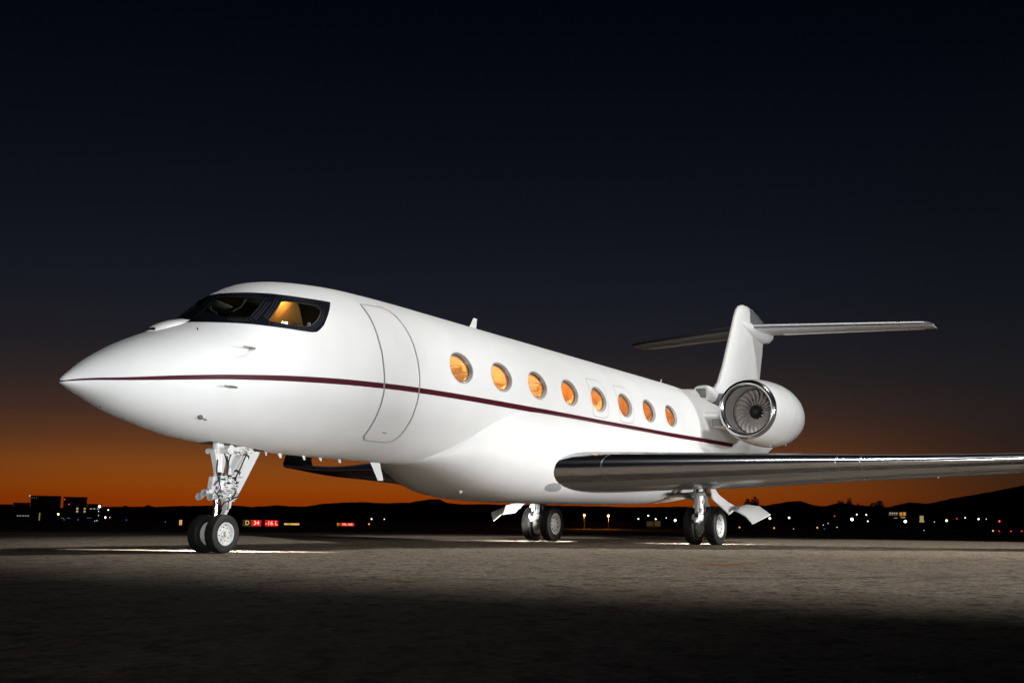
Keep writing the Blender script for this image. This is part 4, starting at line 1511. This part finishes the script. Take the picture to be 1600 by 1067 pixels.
# nose gear lamps: a lower pair and one to port
for p in ((2.484, 0, .828), (2.50, -.105, .775), (2.485, .10, .778)):
    n = Vector((-1, -.15, .05)).normalized()
    tl = MB().lathe(Vector(p), n, [(-.08, .0), (-.075, .025), (-.03, .045), (.0, .050), (.010, .050), (.010, .045), (.004, .044)], 28).build('taxi_light', M['white'], JET, 40)
    MB().lathe(Vector(p)+n*.004, n, [(-.010, 0), (-.005, .02), (.002, .045)], 24).build('lamp_reflector', M['reflector'], tl, 40)
# aft nose gear door hanging behind the brace
dq = MB().sheet([[(3.00, .13, 1.46), (3.35, .135, 1.475), (3.70, .13, 1.475)], [(3.03, .13, 1.10), (3.25, .137, 1.10), (3.46, .13, 1.10)], [(3.06, .13, .725), (3.14, .135, .72), (3.215, .13, .728)]], .03).build('nose_gear_door', M['white'], JET)
MB().box((3.06, .10, 1.02), (.10, .03, .015)).build('door_latch', M['hose'], dq)

# main gear
def main_gear(s):
    y0 = s*2.187
    leg = MB().tube([(16.05, y0, 1.60), (16.05, y0, 1.36), (16.03, y0, 1.30), (16.03, y0, .72)], [.15, .14, .105, .105], 20).tube([(16.03, y0, 1.02), (16.03, y0, 1.05)], .115, 20)
    leg = leg.build('main_gear_leg', G, JET, 40)
    MB().tube([(15.80, y0, 1.50), (16.6, y0, 1.50)], .08, 14).box((16.05, y0, 1.46), (.34, .30, .12), None, .03).build('trunnion', G, leg, 40)
    MB().box((15.98, y0, .63), (.26, .22, .26), None, .07).tube([(15.86, y0, .56), (15.78, y0, .54)], [.05, .02], 10).build('lower_block', G, leg, 40)
    MB().lathe((15.848, y0-.0, .67), (-1, 0, 0), [(0, 0), (.004, .05), (0, .052)], 18).build('jack_opening', M['hose'], leg)
    MB().plate([(15.95, y0, .72), (16.1, y0, .52), (16.50, y0, .38), (16.50, y0, .53), (16.15, y0, .70)], .15).build('trailing_arm', G, leg, 40)
    MB().tube([(16.41, y0-.36, .4445), (16.41, y0+.36, .4445)], .055, 16).build('axle', G, leg, 40)
    MB().tube([(16.42, y0, 1.45), (16.44, y0, .98)], .075, 16).tube([(16.44, y0, .98), (16.45, y0, .90)], .09, 16).build('shock_strut', G, leg, 40)
    MB().tube([(16.44, y0, .90), (16.46, y0, .52)], .045, 16).build('chrome_piston', M['chrome'], leg, 40)
    MB().tube([(16.10, y0, 1.00), (16.2, s*1.75, 1.13), (16.28, s*1.40, 1.24)], .04, 12).tube([(16.17, y0, 1.03), (16.27, s*1.75, 1.16), (16.35, s*1.40, 1.27)], .022, 10).build('side_brace', M['steel'], leg, 40)
    MB().plate([(16.12, y0, 1.02), (16.12, y0, .86), (16.62, y0+s*.05, .90), (16.30, y0, 1.06)], .04).build('torque_plate', G, leg, 40)
    br = MB()
    for o in (-.11, .11):
        br.lathe((16.41, y0+o, .4445), (0, 1, 0), [(-.05, .0), (-.05, .15), (-.03, .19), (.03, .19), (.05, .15), (.05, 0)], 24)
        for k in range(7):
            a = 2*PI*k/7
            br.tube([(16.41+.13*math.cos(a), y0+o-.07, .4445+.13*math.sin(a)), (16.41+.13*math.cos(a), y0+o+.07, .4445+.13*math.sin(a))], .026, 8)
    br.build('brake_stack', G, leg, 35)
    h = MB()
    for o, sg in ((-.04, -1), (.05, 1)):
        h.tube([(16.13, y0+o, 1.30), (16.16, y0+o*1.4, .95), (16.18, y0+o*2, .72), (16.25, y0+o*2.4, .50)], .012, 8)
    h.tube([(15.92, y0-.03, 1.3), (15.91, y0-.05, 1.0), (15.90, y0-.06, .74)], .010, 8)
    h.build('hydraulic_hoses', M['hose'], leg)
    rn = random.Random(5)
    f = MB()
    for k in range(22):
        z = rn.uniform(.45, 1.45)
        f.box((15.93+rn.uniform(0, .12), y0+rn.uniform(-.12, .12), z), (rn.uniform(.03, .08), rn.uniform(.03, .07), rn.uniform(.03, .09)), Matrix.Rotation(rn.uniform(0, .5), 3, 'X'), .006)
    f.build('fittings', G, leg, 35)['kind'] = 'stuff'
    # strut door: link plate, then the curved outer skin panel
    def o_(p):
        return (p[0], s*abs(p[1]), p[2])
    lk = MB().sheet([[o_(p) for p in ((16.21, -2.40, 1.30), (16.21, -2.45, 1.06), (16.10, -2.72, .86), (15.98, -2.93, .70))],
                     [o_(p) for p in ((16.50, -2.40, 1.31), (16.50, -2.50, 1.16), (16.50, -2.74, .98), (16.55, -2.95, .85))]], .03).build('door_link_plate', M['white'], JET)
    fr = [(16.02, -2.93, .72), (16.12, -2.98, .80), (16.13, -3.1, .765), (16.13, -3.3, .64), (16.06, -3.45, .49)]
    re = [(16.55, -2.90, .84), (16.62, -2.98, .90), (16.72, -3.12, .93), (16.72, -3.42, .895), (16.46, -3.76, .71)]
    midr = [tuple((a+b)/2+(0.035 if i == 2 and 0 < k < 4 else 0) for i, (a, b) in enumerate(zip(p, q))) for k, (p, q) in enumerate(zip(fr, re))]
    MB().sheet([[o_(p) for p in r] for r in (fr, midr, re)], .025).build('main_gear_door', M['white'], JET, 60)
    if s > 0:
        MB().plate([(16.05, 3.16, .66), (16.12, 3.10, .90), (16.14, 2.84, .95), (16.06, 2.56, .945), (16.04, 2.80, .71)], .03).build('door_link_plate', M['white'], JET)
    # inboard door edge and bay rim in the wing root
    wb = MB().sheet([[(x, s*y, z) for y in (1.50, 1.9, 2.3)] for x, z in ((15.75, 1.17), (16.2, 1.15), (16.75, 1.14))], .05).build('wheel_bay', M['bay'], JET)
    for k, a in enumerate((15.70, 16.62)):
        MB().lathe((a, s*2.22, 1.205), (0.1, 0, -1), [(0, .24), (.05, .22), (.052, 0)], 28).build('bay_cap', M['bay'], wb, 40)
    return leg


for s in (-1, 1):
    main_gear(s)
# ------------------------------------------------------------------ hills, trees, airfield in the distance
def ridge(name, pts, dist, depth, m, jag, seed):
    """range of hills: skyline as surveyed, with real depth behind it"""
    r = random.Random(seed)
    px = np.arange(pts[0][0], pts[-1][0]+.1, 3.0)
    py = np.interp(px, [p[0] for p in pts], [p[1] for p in pts])
    rows = [[], [], [], []]
    h = 0
    for x, y in zip(px, py):
        h = h*.6+r.uniform(-jag, jag)
        top = at(x, y+h, dist)
        foot = at(x, y, dist*.80); foot[2] = -1.4
        mid = at(x, y, dist*.90); mid[2] = (top[2]-1.4)*(.55+.1*r.random())
        back = at(x, y, dist*1.0+depth); back[2] = -1.4
        for q, p in zip(rows, (foot, mid, top, back)):
            q.append(tuple(p))
    o = MB().loft(rows, False, False, closed=False).build(name, m, None, 180)
    return tag(o, kind='structure')


ridge('hills', [(-900, 786), (-300, 780), (0, 790), (100, 793), (160, 791.5), (260, 791), (330, 789), (376, 789.5), (392, 791.5), (409, 790.5), (433, 789), (474, 791.5), (500, 787), (523, 785.5),
                (540, 784.5), (571, 784), (604, 786), (640, 785), (660, 781.5), (672, 780), (686, 779.5), (698, 786), (720, 787), (760, 787.5), (900, 790), (1000, 792), (1100, 791), (1196, 789.5)], 5200, 1500, M['hill'], .35, 1)
ridge('hills', [(1090, 796), (1196, 789.5), (1215, 786), (1232, 783.3), (1251, 783), (1275, 790), (1292, 790), (1310, 785), (1330, 788), (1352, 790), (1388, 792), (1405, 788), (1421, 785), (1449, 786.5),
                (1490, 778), (1545, 768.5), (1600, 758), (1700, 745), (1900, 730), (2300, 745)], 4200, 1500, M['hill'], .3, 2)

GZ = -1.25
M['bark'] = mat('bark', (0.05, 0.04, 0.03), .9)
M['leaf'] = mat('dark_foliage', (0.035, 0.045, 0.02), .8, noise=(1.5, .4), spec=.1)


def crown(mb, c, rx, rz, n, r):
    for _ in range(n):
        while True:
            q = Vector((r.uniform(-1, 1), r.uniform(-1, 1), r.uniform(-1, 1)))
            if .25 < q.length < 1:
                break
        p = Vector(c)+Vector((q.x*rx, q.y*rx, q.z*rz))
        s_ = r.uniform(.05, .13)*rx+.12
        a, b, d = basis((r.uniform(-1, 1), r.uniform(-1, 1), r.uniform(-1, 1)))
        mb.add([p+a*s_, p+b*s_, p-a*s_, p-b*s_*.8, p+d*s_*.6], [(0, 1, 4), (1, 2, 4), (2, 3, 4), (3, 0, 4), (0, 3, 2, 1)])


def tree(px, ptop, wpx, dist, label, seed, tall=False):
    r = random.Random(seed)
    top = at(px, ptop, dist)
    sc = dist/FPX*.92
    H = top[2]-GZ
    rx = wpx*sc/2
    t = thing('tree', (top[0], top[1], GZ), label, 'tree', 'trees standing against the afterglow')
    tr = MB().tube([(0, 0, 0), (.1, 0, H*.4), (0, .1, H*.8)], [H*.03, H*.022, H*.008], 7)
    for k in range(4):
        a = r.uniform(0, 2*PI); z = H*r.uniform(.35, .6)
        tr.tube([(0, 0, z), (rx*.5*math.cos(a), rx*.5*math.sin(a), z+H*.18)], [H*.012, H*.004], 5)
    tr.build('trunk', M['bark'], t)
    mb = MB()
    crown(mb, (0, 0, H*.68), rx*.8, H*.32, 500, r)
    for k in range(4):
        a = r.uniform(0, 2*PI)
        crown(mb, (rx*.45*math.cos(a), rx*.45*math.sin(a), H*r.uniform(.45, .72)), rx*.5, H*.18, 180, r)
    mb.build('crown', M['leaf'], t)


for i, (px, pt, w, d, lab) in enumerate([
        (1168, 778, 17, 620, 'round tree silhouetted just left of the tallest crown above the curved gear door'),
        (1179, 775, 20, 600, 'tall round tree silhouetted right above the tip of the curved gear door'),
        (1313, 781, 20, 700, 'low broad tree silhouetted left of the twin-topped tree on the right skyline'),
        (1327, 776, 13, 690, 'narrow twin-topped tree standing highest on the right skyline'),
        (1366, 784, 22, 720, 'broad tree silhouetted right of the narrow twin-topped tree'),
        (1374, 780.5, 18, 700, 'taller rounded tree left of the lit hillside terminal'),
        (1342, 786, 16, 700, 'small tree in the dip between the two taller silhouetted trees'),
        (231, 789, 26, 800, 'round tree left of the nose gear on the dark left skyline'),
        (196, 789.5, 18, 800, 'small tree beside the bright lamp at the end of the office block')]):
    tree(px, pt, w, d, lab, 20+i)
# dark tree belt, one mass
mb = MB(); r = random.Random(11)
for px in np.arange(-200, 1900, 5.0):
    base = 806+(px)*.0113
    d = r.uniform(820, 980)
    top = base-r.uniform(3, 12)
    if 420 < px < 1000:
        top = base-r.uniform(2, 18)
    p = at(px, top, d)
    H = p[2]-GZ
    if H < 1:
        continue
    crown(mb, (p[0], p[1], GZ+H*.45), 3.2, H*.55, 26, r)
tag(mb.build('distant_treeline', M['leaf']), 'long dark belt of bushes and trees across the far side of the airfield', 'trees', kind='stuff')

# ---- lamps of the airfield
ECOL = {'w': (1, .93, .82), 'c': (.72, .9, 1), 'o': (1, .42, .08), 'r': (1, .04, .03), 'y': (1, .72, .28), 'b': (.08, .25, 1), 'g': (.45, 1, .6)}
EM = {}


def em(c, s):
    k = (c, round(s, 2))
    if k not in EM:
        EM[k] = emitter('lamp_glow_%s' % {'w': 'white', 'c': 'cool', 'o': 'sodium', 'r': 'red', 'y': 'yellow', 'b': 'blue', 'g': 'green'}[c], ECOL[c], s*.6)
    return EM[k]


M['pole'] = mat('lamp_pole', (.12, .12, .12), .6)


def lamp(px, py, dpx, col, st, dist, label, group, name='street_lamp', cat='lamp'):
    p = at(px, py, dist)
    r_ = dpx*.78/2*dist/FPX
    t = thing(name, (p[0], p[1], GZ), label, cat, group)
    h = p[2]-GZ
    MB().tube([(0, 0, 0), (0, 0, max(.05, h-r_))], [.07, .045], 6).build('pole', M['pole'], t)
    MB().lathe((0, 0, h), (0, 0, 1), [(-r_, 0), (-r_*.7, r_*.7), (0, r_), (r_*.7, r_*.7), (r_, 0)], 10).build('lamp_head', em(col, st), t)
    return t


for px, py in ((913, 804.5), (950.5, 805.5)):
    t = lamp(px, py, 4.2, 'o', 26, 340, ('orange sodium lamp left of the other, seen between the two main gears' if px < 930 else 'orange sodium lamp right of the other, seen between the two main gears'),
             'sodium lamps beyond the belly')
    l = bpy.data.lights.new('sodium_glow', 'POINT'); l.energy = 2500; l.color = (1, .33, .06); l.shadow_soft_size = .4
    lo = bpy.data.objects.new('sodium_glow', l); C.objects.link(lo); lo.parent = t
    lo.location = (0, 0, at(px, py, 340)[2]-GZ-.8)
big = [(91, 803, 3.6, 'y', 8, 'warm white lamp low in front of the large dark office block'),
       (155.5, 791, 4.4, 'w', 14, 'brightest white lamp high at the right end of the office blocks'),
       (164.6, 808, 3.4, 'y', 8, 'warm lamp low on the ground right of the office blocks'),
       (169.2, 796.3, 2.6, 'w', 5, 'lone white lamp right of the brightest office block lamp'),
       (580.5, 810.5, 3.0, 'y', 6, 'pale orange lamp right of the small red runway sign'),
       (600.5, 810.8, 2.2, 'w', 3, 'small white lamp farther right of the small red runway sign'),
       (997.5, 810.2, 2.8, 'w', 6, 'white lamp leftmost of the cluster over the lit shed'),
       (1013, 805.3, 3.0, 'w', 6, 'white lamp highest of the cluster over the lit shed'),
       (1024.5, 810.6, 2.8, 'w', 6, 'white lamp directly above the right end of the lit shed'),
       (1041, 808.8, 2.2, 'w', 3, 'dim white lamp rightmost of the cluster over the lit shed'),
       (1055, 812.6, 5.0, 'w', 6, 'wide white floodlight just left of the port main wheels'),
       (1203, 809.5, 4.2, 'w', 10, 'bright white lamp right beside the tip of the curved gear door'),
       (1233, 808.6, 3.6, 'c', 8, 'cool white lamp right of the curved gear door'),
       (1331.3, 811, 5.0, 'w', 14, 'brightest white lamp below the narrow twin-topped tree'),
       (1338.8, 803.5, 2.6, 'w', 5, 'small white lamp above and right of the brightest right-hand lamp'),
       (1353.6, 804, 2.8, 'w', 4, 'pinkish white lamp high left of the lit terminal'),
       (1356, 814, 2.6, 'c', 5, 'cool lamp low left of the lit terminal'),
       (1414.5, 814.3, 5.0, 'w', 12, 'bright white lamp at the lower right corner of the lit terminal'),
       (1479, 813, 4.0, 'y', 8, 'yellowish lamp right of the small yellow lit tower'),
       (1508, 808.5, 2.4, 'c', 4, 'small cool lamp right of the yellowish lamp'),
       (1529, 810.6, 3.2, 'w', 6, 'white lamp left of the red light near the right edge'),
       (1561.5, 814, 2.8, 'r', 8, 'upright red light near the right edge')]
for px, py, d, c, s, lab in big:
    lamp(px, py, d, c, s, 420+(px*7) % 260, lab, 'lamps of the airfield')
tiny = [(46.5, 774.2, 'w'), (70, 775.2, 'w'), (73.5, 775.4, 'w'), (54, 806, 'w'), (66, 793, 'w'), (64, 801, 'w'), (68, 800, 'w'), (66, 808, 'w'), (108, 779.5, 'w'), (118, 780, 'w'), (125, 780, 'w'),
        (154, 798.5, 'w'), (154, 805, 'w'), (171.5, 808, 'w'), (148, 814, 'w'), (151.5, 813, 'w'), (202, 814, 'w'), (248.5, 817, 'w'), (474, 818.3, 'w'), (985, 823.6, 'w'), (1017.5, 824.2, 'w'),
        (1029.5, 824.2, 'w'), (1046.5, 824.4, 'w'), (1178, 826, 'w'), (1215, 826, 'c'), (1240, 826, 'c'), (1255.5, 827.4, 'w'), (1286.5, 820, 'c'), (1294, 817.3, 'y'), (1307.7, 823.3, 'w'),
        (1416, 828, 'w'), (1433.6, 829, 'w'), (1444, 828.5, 'w'), (1473.5, 830, 'c'), (1544, 830, 'w'), (1541, 810.5, 'w'), (1460, 815, 'y'), (887, 823.4, 'w'), (883, 823.2, 'w')]
PIN = [(80, 'pinpoint pale light on or before the tall office block at far left', 'pinpoint lights of the tall office block'),
       (130, 'pinpoint pale light along the roof of the second office block', 'pinpoint lights of the second office block'),
       (180, 'pinpoint pale light below the brightest office block lamp', 'pinpoint lights at the end of the office blocks'),
       (300, 'pinpoint pale light low on the dark field left of the nose wheels', 'pinpoint lights left of the nose wheels'),
       (600, 'pinpoint pale light just right of the thin yellow sign', 'pinpoint light by the yellow sign'),
       (900, 'pinpoint pale light right beside the starboard main wheels', 'pinpoint lights by the starboard wheels'),
       (1100, 'pinpoint pale light at ground level around the lit shed', 'pinpoint lights around the lit shed'),
       (1290, 'pinpoint pale light low right of the curved gear door', 'pinpoint lights right of the gear door'),
       (1330, 'pinpoint pale light low left of the brightest right-hand lamp', 'pinpoint lights left of the bright lamp'),
       (1450, 'pinpoint pale light at ground level below the lit terminal', 'pinpoint lights below the terminal'),
       (9999, 'pinpoint pale light far right near the foot of the hill', 'pinpoint lights at the foot of the hill')]
ONE = {(46.5, 774.2): 'pinpoint light on the left roof corner of the tall office block', (70, 775.2): 'pinpoint light halfway along the roof of the tall office block, left of a twin',
       (73.5, 775.4): 'pinpoint light halfway along the roof of the tall office block, right of a twin', (54, 806): 'pinpoint light at the foot of the tall office block, left of its tall lit window',
       (66, 793): 'highest pinpoint light right of the tall lit window of the office block', (64, 801): 'pinpoint light touching the tall lit window of the office block',
       (68, 800): 'pinpoint light a little right of the tall lit window of the office block', (66, 808): 'lowest pinpoint light right of the tall lit window of the office block',
       (154, 798.5): 'pinpoint light just under the brightest office block lamp', (154, 805): 'pinpoint light second below the brightest office block lamp',
       (148, 814): 'pinpoint light at ground level beneath the lit window band, the lower left one', (151.5, 813): 'pinpoint light at ground level beneath the lit window band, the upper right one',
       (171.5, 808): 'pinpoint light low right of the warm lamp by the office blocks', (108, 779.5): 'pinpoint light at the left roof corner of the second office block',
       (118, 780): 'pinpoint light in the middle of the second office block roof', (125, 780): 'pinpoint light right of centre on the second office block roof',
       (202, 814): 'pinpoint light just right of a blue taxiway light under the small skyline tree', (248.5, 817): 'pinpoint light left of the narrow yellow sign',
       (1286.5, 820): 'cool pinpoint light left of a yellow one below the low broad tree', (1294, 817.3): 'yellow pinpoint light below the low broad tree', (1307.7, 823.3): 'white pinpoint light low left of the brightest right-hand lamp',
       (1541, 810.5): 'pinpoint light between the white lamp and the upright red light', (1544, 830): 'pinpoint light at ground level just left of the amber light near the right edge'}
for px, py, c in tiny:
    lab1 = ONE.get((px, py))
    lab, grp = next((a, b) for lim, a, b in PIN if px < lim)
    lamp(px, py, 1.7, c, 2.2, 520+(px*13) % 240, lab1 or lab, 'pinpoint lights of the far airfield' if lab1 else grp, 'airfield_light', 'light')
for px, py, lab in ((101, 780, 'red warning light left of the other at the top of the dark office block'), (108, 787.5, 'red warning light between the two dark office blocks'),
                    (1304, 806, 'dim red light left of the brightest right-hand lamp'), (1495, 810, 'dim red light right of the yellowish lamp'),
                    (1561.5, 829.5, 'red light at ground level beneath the upright red light'), (1579.5, 829.5, 'red light at ground level between the two outer red ones'), (1596.5, 829.5, 'red light at ground level at the right edge of the picture')):
    lamp(px, py, 2.2, 'r', 2.5, 520, lab, 'red lights of the airfield', 'warning_light', 'light')
for px, py, lab in ((100, 811.5, 'blue taxiway light leftmost of the row under the office blocks'), (122, 811.5, 'blue taxiway light second from the left under the office blocks'), (148.5, 813, 'blue taxiway light below the end of the office blocks'),
                    (197.5, 812, 'blue taxiway light beside the small skyline tree'), (258.5, 815, 'blue taxiway light left of the small yellow sign'), (1288, 826, 'blue taxiway light on the right between the gear door and the brightest lamp')):
    lamp(px, py, 1.8, 'b', 1.2, 200, lab, 'blue taxiway lights', 'taxiway_light', 'light')
for px, py, lab in ((1155.5, 823.6, 'small orange light beneath the curved gear door'), (1209.5, 824.5, 'small orange light right of the curved gear door'), (1277, 824, 'amber light low left of the brightest right-hand lamp'), (1551.6, 829, 'amber light at ground level near the right edge'), (576.5, 818.4, 'amber light low beside the small red runway sign')):
    lamp(px, py, 3.0, 'o', 2.5, 300, lab, 'amber lights of the airfield', 'amber_light', 'light')

# ---- buildings
M['conc'] = mat('dark_concrete', (.10, .09, .08), .8, noise=(.5, .2))
M['shed'] = mat('shed_wall', (.30, .32, .20), .7)


def block(name, px0, px1, ptop, dist, dep, label, rows=None, wins=(), lit='y', group=None, s=1.2, mwall='conc', z0=None):
    a = at(px0, 811, dist); b = at(px1, 811, dist)
    zt = at((px0+px1)/2, ptop, dist)[2]
    g = GZ if z0 is None else z0
    d = np.array([b[0]-a[0], b[1]-a[1]]); L = np.linalg.norm(d); d /= L
    t = thing(name, ((a[0]+b[0])/2, (a[1]+b[1])/2, g), label, 'building', group, math.atan2(d[1], d[0]))
    H = zt-g
    # local: +x along facade to the right, -y faces the camera
    wall = MB().box((0, dep/2, H/2), (L, dep, H)).build('wall', M[mwall], t)
    MB().box((0, dep/2, H+.15), (L+.3, dep+.3, .3)).build('roof', M['conc'], t)
    k = dist/FPX
    for (wx, wy, ww, wh, c, st) in wins:
        x = (wx-(px0+px1)/2)*k
        z = at(wx, wy, dist)[2]-g
        f = MB().box((x, -.03, z), (ww*k+.12, .08, wh*k+.12)).build('window_frame', M['conc'], t)
        MB().box((x, -.09, z), (ww*k, .04, wh*k)).build('lit_pane', em(c, st), f)
    return t


block('office_building', 45.5, 93, 775.2, 600, 22, 'tall dark office block at far left with tiny roof lights', wins=[(62.5, 808, 1.6, 13, 'y', .35)]+[(48+3*k, 777.5, .8, .8, 'w', .35) for k in range(4)], group='office blocks on the left')
block('office_building', 97, 134, 777, 610, 20, 'dark office block with two yellow windows and red lights',
      wins=[(119, 794.2, 2.6, 2.6, 'y', .8), (119, 798.6, 2.6, 2.6, 'y', .8), (129, 794.4, 2.6, 2.4, 'y', .6), (129, 798.8, 2.6, 2.6, 'y', .7), (100, 809, 4, .8, 'g', .25), (108, 809.2, 4, .8, 'g', .25)], group='office blocks on the left')
block('office_building', 19, 45, 786, 605, 18, 'lower dark office wing left of the tall block', wins=[(28+3.4*k, 805.5, 2.2, 1.2, 'w', .5) for k in range(6)], group='office blocks on the left')
block('office_building', -70, 18.5, 788, 625, 18, 'low dark building running out of the left edge', wins=[(10+5*k, 813.6, 3, 1.0, 'w', .2) for k in range(2)], group='office blocks on the left')
block('office_building', 134.5, 157, 788, 615, 18, 'low building with a lit window band right of the office blocks', wins=[(141.5, 794.6, 3, 1.2, 'w', .6), (146, 794.6, 3, 1.2, 'w', .6), (151, 794.8, 2.6, 1.2, 'w', .6), (140, 809, 6, .7, 'g', .2)], group='office blocks on the left')
block('lit_shed', 1010, 1032.5, 813.6, 420, 8, 'small olive lit shed seen left of the port main wheels', wins=[(1015.8, 818, 10, 7, 'y', .06), (1027, 817.6, 9, 8, 'y', .075)], mwall='shed')
block('terminal_building', 1388, 1417.5, 797.5, 700, 20, 'lit terminal with glowing signs and windows on the right',
      wins=[(1392.5+3.2*k, 801.3, 2.2, 1.3, 'w', .8) for k in range(4)]+[(1392+3.2*k, 803.9, 2.2, 1.2, 'y', .5) for k in range(4)]+[(1407.5, 802.8, 4, 5, 'o', .75), (1412.4, 802.6, 3.6, 5, 'o', .9), (1410, 808, 6, 1.6, 'y', .5), (1400, 809, 5, 1.0, 'w', .35)])
block('lit_tower', 1436.5, 1444, 803.5, 700, 5, 'small yellow lit tower right of the terminal', wins=[(1440.2, 810.2, 5.2, 8.5, 'y', .55), (1440.2, 814.6, 6.5, 1.2, 'y', 1.2)])
block('hangar', 893, 985, 815.5, 430, 25, 'long low hangar wall behind the two sodium lamps', mwall='conc')

# ---- airfield signs
M['signblack'] = mat('sign_black', (.01, .01, .01), .4)


def text_obj(s, size, mat_, parent, x, z, y=-.035):
    cu = bpy.data.curves.new('lettering', 'FONT')
    cu.body = s; cu.size = size; cu.align_x = 'CENTER'; cu.align_y = 'CENTER'; cu.extrude = .004
    cu.offset = size*.012
    tmp = bpy.data.objects.new('lettering', cu); C.objects.link(tmp)
    bpy.context.view_layer.update()
    me = bpy.data.meshes.new_from_object(tmp.evaluated_get(bpy.context.evaluated_depsgraph_get()))
    bpy.data.objects.remove(tmp)
    me.materials.clear(); me.materials.append(mat_)
    o = bpy.data.objects.new('lettering', me); C.objects.link(o)
    o.parent = parent
    o.location = (x, y, z); o.rotation_euler = (PI/2, 0, 0)
    return o


def sign(px0, px1, pyc, hpx, dist, panels, label, st=1.0):
    """panels: (px from, px to, face, text, text material)"""
    a = at(px0, pyc, dist); b = at(px1, pyc, dist)
    d = np.array([b[0]-a[0], b[1]-a[1]]); L = np.linalg.norm(d); d /= L
    k = L/(px1-px0)
    hz = hpx*k
    zc = (a[2]+b[2])/2
    g = zc-hz/2-.12
    t = thing('airfield_sign', ((a[0]+b[0])/2, (a[1]+b[1])/2, g), label, 'sign', None, math.atan2(d[1], d[0]))
    MB().box((0, .12, .12+hz/2), (L+.1, .22, hz+.08), None, .02).build('sign_box', M['signblack'], t)
    for x in (-L*.4, 0, L*.4):
        MB().box((x, .12, .04), (.06, .10, .16)).build('leg', M['pole'], t)
    for p0, p1, face, txt, tm in panels:
        x = ((p0+p1)/2-(px0+px1)/2)*k
        pn = MB().box((x, -.005, .12+hz/2), ((p1-p0)*k, .03, hz)).build('sign_panel', face, t)
        if txt:
            text_obj(txt, hz*.98, tm, pn, x, .12+hz/2)
        if txt == 'D':
            w, h = (p1-p0)*k/2-.02, hz/2-.02
            MB().box((x, -.03, .12+hz/2+h), (2*w, .02, .022)).box((x, -.03, .12+hz/2-h), (2*w, .02, .022)).box((x-w, -.03, .12+hz/2), (.022, .02, 2*h)).box((x+w, -.03, .12+hz/2), (.022, .02, 2*h)).build('panel_border', em('y', .25), pn)
    return t


RED, WHT, YEL = emitter('sign_red', (1, .01, .012), .72), emitter('sign_white', (1, .62, .45), 1.0), emitter('sign_yellow', (1, .60, .12), .8)
sign(379, 435, 817, 9.6, 100, [(380, 392.6, M['signblack'], 'D', YEL), (393, 408, RED, '34', WHT), (408.2, 413.8, M['signblack'], None, None), (414, 434.5, RED, '-16 L', WHT)],
     'lit black and red runway sign reading D 34 16 L right of the nose wheels')
sign(525, 554, 819, 5.0, 190, [(525.5, 531.5, M['signblack'], 'D', YEL), (532, 553.5, RED, '34L-16R', WHT)], 'smaller distant red runway sign below the belly antenna')
sign(443, 468.5, 818.5, 2.8, 150, [(444, 449.5, YEL, None, None), (450.5, 452.5, YEL, None, None), (453.5, 467.5, YEL, None, None)], 'thin yellow lit sign between the two red runway signs')
sign(280, 284.5, 816, 8.0, 110, [(280.2, 282.2, YEL, None, None), (282.8, 284.3, YEL, None, None)], 'narrow yellow sign turned edge-on left of the nose wheels')
